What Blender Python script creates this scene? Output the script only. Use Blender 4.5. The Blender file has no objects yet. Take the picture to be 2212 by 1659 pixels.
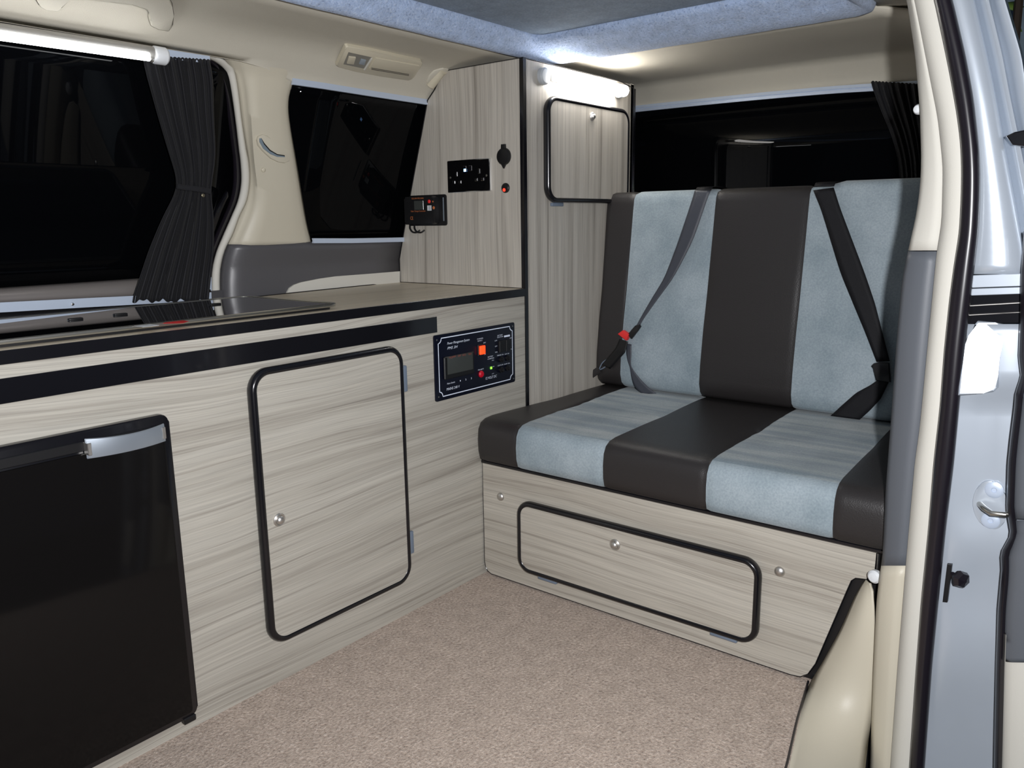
import bpy, bmesh, math, random
from mathutils import Vector, Matrix
R = random.Random(7)
SC = bpy.context.scene
COL = SC.collection

# ------------------------------------------------------------------ camera
CP = Vector((-1.4643, -1.2735, 0.8932)); YAW, PIT, ROL, FPX = 0.6743, -0.2002, -0.0137, 1730.76
_f = Vector((math.cos(PIT)*math.cos(YAW), math.cos(PIT)*math.sin(YAW), math.sin(PIT)))
_r = Vector((math.sin(YAW), -math.cos(YAW), 0.0)); _u = _r.cross(_f)
_R = math.cos(ROL)*_r + math.sin(ROL)*_u
_U = -math.sin(ROL)*_r + math.cos(ROL)*_u
cam = bpy.data.cameras.new('camera'); cam.sensor_width = 36.0; cam.lens = FPX/2212*36.0
cam.clip_start = 0.02; cam.clip_end = 60
co = bpy.data.objects.new('camera', cam); COL.objects.link(co)
co.matrix_world = Matrix(((_R.x, _U.x, -_f.x, CP.x), (_R.y, _U.y, -_f.y, CP.y), (_R.z, _U.z, -_f.z, CP.z), (0, 0, 0, 1)))
SC.camera = co

# ------------------------------------------------------------------ world, flash, exposure
w = bpy.data.worlds.new('night'); SC.world = w; w.use_nodes = True
w.node_tree.nodes['Background'].inputs[0].default_value = (0.55, 0.68, 1.0, 1)
w.node_tree.nodes['Background'].inputs[1].default_value = 0.035
def area(name, loc, target, size, power, color, sx=None):
    L = bpy.data.lights.new(name, 'AREA'); L.energy = power; L.color = color
    L.shape = 'RECTANGLE' if sx else 'DISK'; L.size = size
    if sx: L.size_y = sx
    o = bpy.data.objects.new(name, L); COL.objects.link(o); o.location = loc
    d = (Vector(target) - Vector(loc)).normalized()
    o.rotation_euler = d.to_track_quat('-Z', 'Y').to_euler(); return o
# the photographer's flash gun, just right of and above the lens
area('camera_flash', CP + _R*0.10 + _U*0.045, CP + _f*2 , 0.035, 29.0, (0.97, 0.975, 1.0))
SC.view_settings.view_transform = 'Standard'; SC.view_settings.look = 'None'
SC.view_settings.exposure = 0.0; SC.view_settings.gamma = 1.0
try: SC.view_settings.use_curve_mapping = False
except Exception: pass

# ------------------------------------------------------------------ measuring helpers
def ray(px, py): return _f + _R*((px-1106)/FPX) - _U*((py-829.5)/FPX)
def PX(px, py, x=None, y=None, z=None):
    d = ray(px, py)
    if x is not None: t = (x-CP.x)/d.x
    elif y is not None: t = (y-CP.y)/d.y
    else: t = (z-CP.z)/d.z
    return CP + d*t
# inner face of the window side of the van, as (y, z)
PROF = [(.47, .55), (.47, .79), (.449, .861), (.412, .974), (.36, 1.137), (.332, 1.222), (.305, 1.250), (.266, 1.284), (.20, 1.301), (.04, 1.310), (-.3, 1.312)]
def S(px, py, off=0.0):
    d = ray(px, py)
    best = None
    for (y0, z0), (y1, z1) in zip(PROF, PROF[1:]):
        y0 += off; y1 += off
        # CP.y + t d.y = y0 + s (y1-y0) ; CP.z + t d.z = z0 + s (z1-z0)
        a, b, c_, e = d.y, -(y1-y0), d.z, -(z1-z0); det = a*e - b*c_
        if abs(det) < 1e-12: continue
        ry, rz = y0-CP.y, z0-CP.z
        t = (ry*e - b*rz)/det; s = (a*rz - ry*c_)/det
        if t > 0 and -1e-6 <= s <= 1+1e-6 and (best is None or t < best): best = t
    if best is None: best = (.47-CP.y)/d.y
    return CP + d*best
def yw(z, off=0.0):
    for (y0, z0), (y1, z1) in zip(PROF, PROF[1:]):
        if z0 <= z <= z1 and z1 > z0: return y0 + (y1-y0)*(z-z0)/(z1-z0) + off
    return PROF[0][0] + off
def lerp(a, b, t): return a + (b-a)*t
def curve(pts, q):
    if q <= pts[0][0]: return pts[0][1]
    for (a, v), (b, w_) in zip(pts, pts[1:]):
        if a <= q <= b: return lerp(v, w_, (q-a)/(b-a) if b > a else 0)
    return pts[-1][1]
def smooth_curve(pts, q):
    return (curve(pts, q-22) + 2*curve(pts, q-8) + 2*curve(pts, q+8) + curve(pts, q+22))/6

# ------------------------------------------------------------------ materials
def nodes(m): return m.node_tree.nodes, m.node_tree.links
def mat(name, col, rough=.5, metal=0.0, coat=0.0, spec=.5, bump=0.0, bscale=300, var=0.0, vscale=6, sheen=0.0, emit=None, estr=0.0, alpha=1, trans=0.0, coat_rough=0.05, mapscale=None):
    m = bpy.data.materials.new(name); m.use_nodes = True; N, L = nodes(m); b = N['Principled BSDF']
    b.inputs['Base Color'].default_value = (*col, 1); b.inputs['Roughness'].default_value = rough
    b.inputs['Metallic'].default_value = metal; b.inputs['Coat Weight'].default_value = coat; b.inputs['Coat Roughness'].default_value = coat_rough
    b.inputs['Specular IOR Level'].default_value = spec; b.inputs['Sheen Weight'].default_value = sheen
    if trans: b.inputs['Transmission Weight'].default_value = trans
    if emit: b.inputs['Emission Color'].default_value = (*emit, 1); b.inputs['Emission Strength'].default_value = estr
    tc = N.new('ShaderNodeTexCoord'); src = tc.outputs['Object']
    if mapscale:
        mp = N.new('ShaderNodeMapping'); mp.inputs['Scale'].default_value = mapscale; L.new(src, mp.inputs[0]); src = mp.outputs[0]
    if var:
        n = N.new('ShaderNodeTexNoise'); n.inputs['Scale'].default_value = vscale; n.inputs['Detail'].default_value = 5; L.new(src, n.inputs['Vector'])
        r = N.new('ShaderNodeValToRGB'); L.new(n.outputs['Fac'], r.inputs[0])
        r.color_ramp.elements[0].position = .3; r.color_ramp.elements[1].position = .7
        r.color_ramp.elements[0].color = (*[max(0, c*(1-var)) for c in col], 1); r.color_ramp.elements[1].color = (*[min(1, c*(1+var)) for c in col], 1)
        L.new(r.outputs[0], b.inputs['Base Color'])
    if bump:
        n2 = N.new('ShaderNodeTexNoise'); n2.inputs['Scale'].default_value = bscale; n2.inputs['Detail'].default_value = 4; L.new(src, n2.inputs['Vector'])
        bp = N.new('ShaderNodeBump'); bp.inputs['Strength'].default_value = bump; bp.inputs['Distance'].default_value = .002
        L.new(n2.outputs['Fac'], bp.inputs['Height']); L.new(bp.outputs[0], b.inputs['Normal'])
    return m
def wood(name, axis, SA=.7, SB=20, TA=1.7, TB=85, tint=(1, 1, 1), dark=1.0, seed=0.0, wav=.05, rough=.42, streak=1.0, lo=1.0):
    """pale driftwood laminate, the grain running along the given axis"""
    m = bpy.data.materials.new(name); m.use_nodes = True; N, L = nodes(m); b = N['Principled BSDF']
    b.inputs['Roughness'].default_value = rough; b.inputs['Specular IOR Level'].default_value = .4
    tc = N.new('ShaderNodeTexCoord'); sep = N.new('ShaderNodeSeparateXYZ'); L.new(tc.outputs['Object'], sep.inputs[0])
    ax = {'x': (0, 2, 1), 'y': (1, 2, 0), 'z': (2, 1, 0), 'Z': (2, 0, 1), 'X': (0, 1, 2)}[axis]   # along, across, depth
    def com(sa, sc, add=0.0):
        c = N.new('ShaderNodeCombineXYZ')
        def mul(o, k, a=0.0):
            q = N.new('ShaderNodeMath'); q.operation = 'MULTIPLY_ADD'; L.new(o, q.inputs[0]); q.inputs[1].default_value = k; q.inputs[2].default_value = a; return q.outputs[0]
        L.new(mul(sep.outputs[ax[0]], sa, seed+add), c.inputs[0]); return c, mul
    # warp: slow noise shifts the across coordinate so that the grain drifts
    cw, mul = com(1.3, 1.3); L.new(mul(sep.outputs[ax[1]], 2.2, seed), cw.inputs[1])
    nw = N.new('ShaderNodeTexNoise'); nw.inputs['Scale'].default_value = 1.0; nw.inputs['Detail'].default_value = 1.5; L.new(cw.outputs[0], nw.inputs['Vector'])
    wa = N.new('ShaderNodeMath'); wa.operation = 'MULTIPLY_ADD'; L.new(nw.outputs['Fac'], wa.inputs[0]); wa.inputs[1].default_value = wav*4; L.new(sep.outputs[ax[1]], wa.inputs[2])
    def layer(sa, sc, det, add, rough_=.6):
        c, mul = com(sa, sc, add); L.new(mul(wa.outputs[0], sc, seed*3), c.inputs[1])
        n = N.new('ShaderNodeTexNoise'); n.inputs['Scale'].default_value = 1.0; n.inputs['Detail'].default_value = det; n.inputs['Roughness'].default_value = rough_
        L.new(c.outputs[0], n.inputs['Vector']); return n.outputs['Fac']
    broad = layer(SA, SB, 4, 3.1); fine = layer(3.0, 330, 3, 9.7, .75); st = layer(TA, TB, 5, 5.5, .7)
    r1 = N.new('ShaderNodeValToRGB'); L.new(broad, r1.inputs[0]); e = r1.color_ramp.elements
    T = lambda c: (c[0]*tint[0]*dark, c[1]*tint[1]*dark, c[2]*tint[2]*dark, 1)
    e[0].position = .30; e[0].color = T((.40*lo, .370*lo, .325*lo)); e[1].position = .62; e[1].color = T((.535, .508, .455))
    e2 = e.new(.44); e2.color = T((.490, .462, .410))
    r2 = N.new('ShaderNodeValToRGB'); L.new(st, r2.inputs[0]); q = r2.color_ramp.elements
    q[0].position = .34; q[0].color = (1-.33*streak, 1-.35*streak, 1-.36*streak, 1); q[1].position = .47; q[1].color = (1, 1, 1, 1)
    r3 = N.new('ShaderNodeValToRGB'); L.new(fine, r3.inputs[0]); q = r3.color_ramp.elements
    q[0].position = .32; q[0].color = (.79, .79, .80, 1); q[1].position = .64; q[1].color = (1.10, 1.10, 1.10, 1)
    m1 = N.new('ShaderNodeMixRGB'); m1.blend_type = 'MULTIPLY'; m1.inputs[0].default_value = 1; L.new(r1.outputs[0], m1.inputs[1]); L.new(r2.outputs[0], m1.inputs[2])
    m2 = N.new('ShaderNodeMixRGB'); m2.blend_type = 'MULTIPLY'; m2.inputs[0].default_value = 1; L.new(m1.outputs[0], m2.inputs[1]); L.new(r3.outputs[0], m2.inputs[2])
    L.new(m2.outputs[0], b.inputs['Base Color'])
    bp = N.new('ShaderNodeBump'); bp.inputs['Strength'].default_value = .08; bp.inputs['Distance'].default_value = .001; L.new(fine, bp.inputs['Height']); L.new(bp.outputs[0], b.inputs['Normal'])
    return m
def speckle(name, cols, scale, bump=.6, rough=.95, dist=.004, soft=0.25, big=0.0):
    m = bpy.data.materials.new(name); m.use_nodes = True; N, L = nodes(m); b = N['Principled BSDF']
    b.inputs['Roughness'].default_value = rough; b.inputs['Specular IOR Level'].default_value = .1; b.inputs['Sheen Weight'].default_value = soft; b.inputs['Sheen Roughness'].default_value = .6
    tc = N.new('ShaderNodeTexCoord')
    n = N.new('ShaderNodeTexNoise'); n.inputs['Scale'].default_value = scale; n.inputs['Detail'].default_value = 3; n.inputs['Roughness'].default_value = .75; L.new(tc.outputs['Object'], n.inputs['Vector'])
    r = N.new('ShaderNodeValToRGB'); L.new(n.outputs['Fac'], r.inputs[0]); r.color_ramp.elements.remove(r.color_ramp.elements[1])
    for i, (p, c) in enumerate(cols):
        e = r.color_ramp.elements[0] if i == 0 else r.color_ramp.elements.new(p)
        e.position = p; e.color = (*c, 1)
    out = r.outputs[0]
    n3 = N.new('ShaderNodeTexNoise'); n3.inputs['Scale'].default_value = scale*.18; n3.inputs['Detail'].default_value = 2; L.new(tc.outputs['Object'], n3.inputs['Vector'])
    r3 = N.new('ShaderNodeValToRGB'); L.new(n3.outputs['Fac'], r3.inputs[0]); r3.color_ramp.elements[0].position = .35; r3.color_ramp.elements[1].position = .65
    r3.color_ramp.elements[0].color = (.88, .87, .86, 1); r3.color_ramp.elements[1].color = (1.05, 1.05, 1.05, 1)
    mx = N.new('ShaderNodeMixRGB'); mx.blend_type = 'MULTIPLY'; mx.inputs[0].default_value = 1; L.new(out, mx.inputs[1]); L.new(r3.outputs[0], mx.inputs[2]); L.new(mx.outputs[0], b.inputs['Base Color'])
    bp = N.new('ShaderNodeBump'); bp.inputs['Strength'].default_value = bump; bp.inputs['Distance'].default_value = dist; L.new(n.outputs['Fac'], bp.inputs['Height']); L.new(bp.outputs[0], b.inputs['Normal'])
    return m
def velour(name, creased=False):
    m = bpy.data.materials.new(name); m.use_nodes = True; N, L = nodes(m); b = N['Principled BSDF']
    b.inputs['Roughness'].default_value = .8; b.inputs['Specular IOR Level'].default_value = .2; b.inputs['Sheen Weight'].default_value = .18; b.inputs['Sheen Roughness'].default_value = .4
    tc = N.new('ShaderNodeTexCoord')
    def noise(sc, det, mscale=(1, 1, 1), rot=(0, 0, 0)):
        mp = N.new('ShaderNodeMapping'); mp.inputs['Scale'].default_value = mscale; mp.inputs['Rotation'].default_value = rot; L.new(tc.outputs['Object'], mp.inputs[0])
        n = N.new('ShaderNodeTexNoise'); n.inputs['Scale'].default_value = sc; n.inputs['Detail'].default_value = det; L.new(mp.outputs[0], n.inputs['Vector']); return n.outputs['Fac']
    a = noise(9, 6); f = noise(240, 2)
    r = N.new('ShaderNodeValToRGB'); L.new(a, r.inputs[0]); e = r.color_ramp.elements
    e[0].position = .34; e[0].color = (.25, .31, .345, 1); e[1].position = .66; e[1].color = (.345, .405, .442, 1)
    g = N.new('ShaderNodeValToRGB'); L.new(f, g.inputs[0]); g.color_ramp.elements[0].position = .3; g.color_ramp.elements[1].position = .7
    g.color_ramp.elements[0].color = (.86, .87, .88, 1); g.color_ramp.elements[1].color = (1.08, 1.07, 1.06, 1)
    mx = N.new('ShaderNodeMixRGB'); mx.blend_type = 'MULTIPLY'; mx.inputs[0].default_value = 1; L.new(r.outputs[0], mx.inputs[1]); L.new(g.outputs[0], mx.inputs[2]); L.new(mx.outputs[0], b.inputs['Base Color'])
    if creased:   # brushed pile lying in streaks across the seat
        c_ = noise(1, 3, (26, 2.2, 3), (0, 0, .28)); h = N.new('ShaderNodeValToRGB'); L.new(c_, h.inputs[0]); q = h.color_ramp.elements
        q[0].position = .38; q[0].color = (.70, .74, .76, 1); q[1].position = .60; q[1].color = (1.13, 1.06, .99, 1)
        m3 = N.new('ShaderNodeMixRGB'); m3.blend_type = 'MULTIPLY'; m3.inputs[0].default_value = 1; L.new(mx.outputs[0], m3.inputs[1]); L.new(h.outputs[0], m3.inputs[2]); L.new(m3.outputs[0], b.inputs['Base Color'])
    bp = N.new('ShaderNodeBump'); bp.inputs['Strength'].default_value = .3; bp.inputs['Distance'].default_value = .001; L.new(f, bp.inputs['Height']); L.new(bp.outputs[0], b.inputs['Normal'])
    return m
def emis(name, col, s):
    m = bpy.data.materials.new(name); m.use_nodes = True; N, L = nodes(m); b = N['Principled BSDF']
    b.inputs['Base Color'].default_value = (*[min(1, c) for c in col], 1); b.inputs['Emission Color'].default_value = (*col, 1); b.inputs['Emission Strength'].default_value = s
    return m
M = dict(
    wood_x=wood('driftwood laminate, grain lengthways', 'x', seed=1.7, wav=.022, lo=.9, tint=(.99, .99, .968), streak=.95, TA=1.1, SB=24, dark=.87),
    wood_y=wood('driftwood laminate, grain crossways', 'y', seed=4.3, wav=.024, tint=(1.0, .985, .95), streak=.95, TA=1.1, dark=.92),
    wood_zy=wood('driftwood laminate, upright grain', 'z', seed=8.1, wav=.012, SB=34, TB=60, TA=1.0, lo=.74, streak=.55, tint=(.98, .965, .95)),
    wood_zx=wood('driftwood laminate, upright grain on front', 'Z', seed=6.4, wav=.012, SB=34, TB=60, TA=1.0, lo=.76, streak=.55, tint=(.98, .965, .95)),
    wood_top=wood('driftwood laminate worktop', 'X', seed=2.9, wav=.03, tint=(1.08, 1.0, .86), dark=1.45, rough=.35, streak=.6),
    edge=mat('black plastic edging', (.005, .005, .007), rough=.25, spec=.5, coat=.15),
    black=mat('satin black plastic', (.007, .007, .008), rough=.4, bump=.05),
    gloss=mat('gloss black panel', (.006, .006, .008), rough=.16, spec=.5, coat=.3),
    fridge=mat('gloss black fridge door', (.006, .0055, .0055), rough=.09, spec=.16),
    cream=mat('cream moulded plastic', (.58, .535, .43), rough=.42, spec=.4, bump=.12, bscale=900, var=.02, vscale=3),
    cream2=mat('pale cream door trim', (.62, .60, .54), rough=.65, spec=.25, bump=.10, bscale=900),
    head=mat('cream headlining cloth', (.56, .525, .44), rough=.85, bump=.25, bscale=700, var=.03, vscale=4),
    vent=mat('yellowed cream plastic', (.58, .53, .41), rough=.35),
    grey=mat('dark grey moulded plastic', (.088, .086, .092), rough=.36, bump=.1, bscale=900),
    grey2=mat('mid grey moulded plastic', (.108, .118, .135), rough=.5, bump=.1, bscale=900),
    rubber=mat('black rubber', (.010, .008, .012), rough=.3, spec=.6),
    glass=mat('tinted window glass at night', (.0015, .0017, .0022), rough=.015, spec=.11),
    silver=mat('silver blue body paint', (.47, .52, .585), rough=.32, metal=.3, coat=.4, var=.03, vscale=8),
    chrome=mat('chrome', (.80, .80, .80), rough=.10, metal=1.0),
    steel=mat('brushed steel', (.55, .54, .50), rough=.32, metal=1.0),
    nickel=mat('satin nickel', (.66, .64, .61), rough=.42, metal=1.0),
    alu=mat('pale aluminium track', (.55, .63, .76), rough=.4, metal=.25),
    alu2=mat('grey brown painted sill', (.22, .20, .19), rough=.38, metal=.3),
    white=mat('white plastic', (.72, .74, .76), rough=.35),
    carpet=speckle('beige pink pile carpet', [(.30, (.22, .15, .11)), (.42, (.43, .33, .262)), (.54, (.53, .42, .34)), (.68, (.74, .62, .53))], 170, bump=.9, dist=.006),
    blue=speckle('pale blue lining carpet', [(.30, (.16, .21, .34)), (.42, (.33, .43, .63)), (.58, (.39, .49, .69)), (.72, (.54, .63, .78))], 190, bump=.5, dist=.006, soft=.3),
    board=speckle('grey blue roof bed cloth', [(.3, (.13, .18, .25)), (.55, (.18, .24, .32)), (.7, (.23, .285, .36))], 170, bump=.3, rough=.9, soft=.1),
    vinyl=mat('dark brown black leather cloth', (.024, .0215, .0215), rough=.42, bump=.25, bscale=420, spec=.45),
    velour=velour('pale blue grey velour'), velour2=velour('pale blue grey velour, creased', True),
    belt=mat('black seat belt webbing', (.007, .007, .009), rough=.6, spec=.25, bump=.3, bscale=900),
    belt2=mat('grey sheen seat belt webbing', (.05, .055, .07), rough=.38, bump=.3, bscale=900),
    red=mat('red plastic button', (.75, .03, .03), rough=.35),
    curtain=mat('black curtain cloth', (.004, .004, .0065), rough=.75, sheen=.03, bump=.15, bscale=500),
    hinge=mat('grey blue hinge cover', (.16, .20, .26), rough=.4),
    screen=mat('dim meter window', (.05, .055, .052), rough=.12),
    print=mat('white printing', (.75, .82, .95), rough=.4, emit=(.6, .75, 1), estr=.0),
    print_red=mat('dim red printing', (.30, .06, .04), rough=.5),
    print_or=mat('orange printing', (.55, .17, .06), rough=.5),
    navy=mat('blue black printed plate', (.003, .004, .012), rough=.3, spec=.35),
    lit_red=emis('glowing red rocker', (1.0, .038, .006), 2.4), lit_dim=emis('dim red lamp', (.30, .0, .01), .45),
    lit_green=emis('glowing green indicator', (.22, 1.0, .04), 2.2), lit_blue=emis('glowing blue indicator', (.25, .5, 1.0), 6.0), lit_led=emis('red indicator', (1.0, .025, .012), 3.5),
    tube=emis('lit white tube', (1.0, .97, .93), 24.0), tube2=emis('lit cool white strip', (.96, .98, 1.0), 14.0),
    ground=mat('dark asphalt', (.03, .03, .032), rough=.9, bump=.4, bscale=120),
    leaf=mat('green leaf', (.38, .62, .10), rough=.5, var=.4, vscale=12), bark=mat('brown twig', (.10, .07, .05), rough=.8),
    fence=mat('blue grey painted boards', (.42, .55, .64), rough=.8, var=.2),
)

# ------------------------------------------------------------------ object helpers
def finish(name, bm, m, root=None, ang=35, smooth=True, mods=None):
    bmesh.ops.recalc_face_normals(bm, faces=bm.faces)
    me = bpy.data.meshes.new(name); off = root.matrix_world.translation.copy() if root is not None and root.type == 'EMPTY' else (Vector(root['o']) if root is not None else Vector((0, 0, 0)))
    bmesh.ops.translate(bm, vec=-off, verts=bm.verts)
    bm.to_mesh(me); bm.free()
    for k in (m if isinstance(m, (list, tuple)) else [m]): me.materials.append(k)
    if smooth:
        for p in me.polygons: p.use_smooth = True
        me.set_sharp_from_angle(angle=math.radians(ang))
    o = bpy.data.objects.new(name, me); COL.objects.link(o)
    o['o'] = list(off)
    if root is not None: o.parent = root
    if mods:
        for t, kw in mods:
            md = o.modifiers.new(t, t)
            for k, v in kw.items(): setattr(md, k, v)
    return o
def thing(name, label, cat, loc, group=None):
    o = bpy.data.objects.new(name, None); COL.objects.link(o); o.location = loc; o.empty_display_size = .02
    o.matrix_world = Matrix.Translation(Vector(loc)); o['label'] = label; o['category'] = cat
    if group: o['group'] = group
    return o
def struct(name, label=None):
    o = bpy.data.objects.new(name, None); COL.objects.link(o); o['kind'] = 'structure'
    if label: o['label'] = label
    return o
def tag(o, label, cat, group=None):
    o['label'] = label; o['category'] = cat
    if group: o['group'] = group
    return o
def settle(o):
    """move a one-mesh thing's origin to its own middle"""
    c = sum((v.co for v in o.data.vertices), Vector())/len(o.data.vertices)
    o.data.transform(Matrix.Translation(-c)); o.location = c; return o
BM = bmesh.new
def box(bm, x0, x1, y0, y1, z0, z1, bev=0.0, seg=2):
    vs = [bm.verts.new((x, y, z)) for x in (x0, x1) for y in (y0, y1) for z in (z0, z1)]
    fs = [bm.faces.new([vs[i] for i in q]) for q in ((0, 1, 3, 2), (4, 6, 7, 5), (0, 4, 5, 1), (2, 3, 7, 6), (0, 2, 6, 4), (1, 5, 7, 3))]
    if bev:
        es = list({e for f in fs for e in f.edges}); bmesh.ops.bevel(bm, geom=es, offset=bev, segments=seg, affect='EDGES', profile=.5)
def prism(bm, pts, off, bev=0.0, seg=2):
    """solid from a flat outline of 3D points pushed along off"""
    off = Vector(off); a = [bm.verts.new(p) for p in pts]; b_ = [bm.verts.new(Vector(p)+off) for p in pts]
    n = len(pts); f0 = bm.faces.new(a); f1 = bm.faces.new(list(reversed(b_)))
    for i in range(n): bm.faces.new((a[i], b_[i], b_[(i+1) % n], a[(i+1) % n]))
    if bev:
        es = list(f1.edges); bmesh.ops.bevel(bm, geom=es, offset=bev, segments=seg, affect='EDGES', profile=.5)
def rrect(u0, u1, v0, v1, r, n=6):
    out = []
    for cx, cy, a0 in ((u1-r, v1-r, 0), (u0+r, v1-r, 90), (u0+r, v0+r, 180), (u1-r, v0+r, 270)):
        for k in range(n+1):
            a = math.radians(a0 + 90*k/n); out.append((cx+r*math.cos(a), cy+r*math.sin(a)))
    return out
def sweep(bm, pts, nrm, prof, closed=True):
    """sweep a 2D profile (outward, along nrm) along a path"""
    pts = [Vector(p) for p in pts]; n = len(pts); rings = []
    for i, p in enumerate(pts):
        a = pts[i-1] if (closed or i > 0) else p; b_ = pts[(i+1) % n] if (closed or i < n-1) else p
        t = (b_-a).normalized(); nn = Vector(nrm) if not callable(nrm) else nrm(i)
        nn = (nn - t*nn.dot(t)).normalized(); s = t.cross(nn)
        rings.append([bm.verts.new(p + s*u + nn*v) for u, v in prof])
    m = len(prof)
    for i in range(n if closed else n-1):
        A, B = rings[i], rings[(i+1) % n]
        for k in range(m): bm.faces.new((A[k], A[(k+1) % m], B[(k+1) % m], B[k]))
    if not closed:
        bm.faces.new(rings[0]); bm.faces.new(list(reversed(rings[-1])))
def ell(a, b_=None, n=12): 
    b_ = a if b_ is None else b_
    return [(a*math.cos(2*math.pi*k/n), b_*math.sin(2*math.pi*k/n)) for k in range(n)]
def loft(bm, rows, mi=None):
    g = [[bm.verts.new(p) for p in r] for r in rows]
    fs = []
    for i in range(len(g)-1):
        for k in range(len(g[i])-1):
            f = bm.faces.new((g[i][k], g[i][k+1], g[i+1][k+1], g[i+1][k]))
            if mi: f.material_index = mi(i, k)
            fs.append(f)
    return g, fs
def lathe(bm, c, axis, prof, n=24):
    ax = Vector(axis).normalized(); s = ax.orthogonal().normalized(); t = ax.cross(s); c = Vector(c); rings = []
    for r, h in prof:
        rings.append([bm.verts.new(c + ax*h + (s*math.cos(2*math.pi*k/n) + t*math.sin(2*math.pi*k/n))*max(r, 1e-5)) for k in range(n)])
    for A, B in zip(rings, rings[1:]):
        for k in range(n): bm.faces.new((A[k], A[(k+1) % n], B[(k+1) % n], B[k]))
    bm.faces.new(rings[0]); bm.faces.new(list(reversed(rings[-1])))
def solid(o, t, off=0.0):
    md = o.modifiers.new('thickness', 'SOLIDIFY'); md.thickness = t; md.offset = off; return o
def text(bm, s, org, ux, uy, w_, h, shear=0.0, depth=.0003):
    """lettering fitted into a box w_ x h whose lower left corner is org"""
    c = bpy.data.curves.new('lettering', 'FONT'); c.body = s; c.size = 1; c.extrude = 0; c.shear = shear; c.resolution_u = 2
    o = bpy.data.objects.new('lettering', c); COL.objects.link(o)
    bpy.context.view_layer.update(); dg = bpy.context.evaluated_depsgraph_get(); me = bpy.data.meshes.new_from_object(o.evaluated_get(dg))
    xs = [v.co.x for v in me.vertices]; ys = [v.co.y for v in me.vertices]
    x0, x1, y0, y1 = min(xs), max(xs), min(ys), max(ys); ux, uy = Vector(ux), Vector(uy); nn = ux.cross(uy)
    vs = [bm.verts.new(Vector(org) + ux*((v.co.x-x0)/(x1-x0)*w_) + uy*((v.co.y-y0)/(y1-y0)*h) + nn*depth) for v in me.vertices]
    for p in me.polygons:
        try: bm.faces.new([vs[i] for i in p.vertices])
        except ValueError: pass
    bpy.data.objects.remove(o); bpy.data.curves.remove(c); bpy.data.meshes.remove(me)

# ================================================================== THE SETTING
# ---- floor
bm = BM()
prism(bm, [(-2.0, .47, 0), (-2.0, -.93, 0), (-.50, -.925, 0), (-.27, -.893, 0), (.012, -.83, 0), (.03, -.93, 0), (1.1, -.93, 0), (1.1, .47, 0)], (0, 0, -.02))
fl = finish('floor', bm, M['carpet'], smooth=False); fl['kind'] = 'structure'
bm = BM(); v = [bm.verts.new(p) for p in ((-6, -6, -.5), (8, -6, -.5), (8, 5, -.5), (-6, 5, -.5))]; bm.faces.new(v)
g = finish('ground', bm, M['ground'], smooth=False); g['kind'] = 'structure'

# ---- headlining
RIMX, RIMY, RIMR = .375, .042, -.775
bm = BM()
xs = [-1.7, -1.2, -.8, -.4, 0, .19, .45, .72]
prof = [(.338, 1.214), (.332, 1.222), (.320, 1.237), (.305, 1.250), (.288, 1.268), (.266, 1.284), (.24, 1.294), (.20, 1.301), (.12, 1.307), (RIMY-.004, 1.312)]
def low_edge(x): return curve([(-.40, 1.2385), (-.33, 1.233), (-.28, 1.222), (-.25, 1.216)], x)
xs = [-1.7, -1.2, -.8, -.5, -.40, -.37, -.33, -.30, -.28, -.25, -.2, 0, .19, .30, .365]
loft(bm, [[(x, y if z > low_edge(x) else yw(low_edge(x)) , max(z, low_edge(x)+.0006*k)) for k, (y, z) in enumerate(prof)] for x in xs])
cl = finish('ceiling', bm, M['head'], ang=80); cl['kind'] = 'structure'; solid(cl, .004, 0)
bm = BM()
ys = [.34, .2, .0, -.2, -.4, -.6, -.75, -.85, -.93]
def crown(y): return .006*math.cos((y+.25)/1.2*math.pi)
prof2 = [(RIMX-.004, 1.312), (.5, 1.314), (.7, 1.316), (.9, 1.318), (.925, 1.314), (.945, 1.305), (.975, 1.275), (.995, 1.258), (1.0, 1.245)]
loft(bm, [[(x, y, z+crown(y) - (max(0, -.80-y)*.5)) for x, z in prof2] for y in ys])
cr = finish('ceiling_rear', bm, M['head'], ang=30); cr['kind'] = 'structure'; solid(cr, .006, 1)
bm = BM()
prof3 = [(RIMR+.004, 1.312), (-.84, 1.303), (-.89, 1.28), (-.92, 1.24), (-.935, 1.17)]
loft(bm, [[(x, y, lerp(1.312, z, curve([(-.12, 0), (.06, 1)], x))) for y, z in prof3] for x in (-1.7, -1.0, -.5, -.12, -.06, 0, .06, .2, .5, .9, 1.0)])
cs = finish('ceiling_side', bm, M['head'], ang=80); cs['kind'] = 'structure'; solid(cs, .006, 1)

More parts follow.
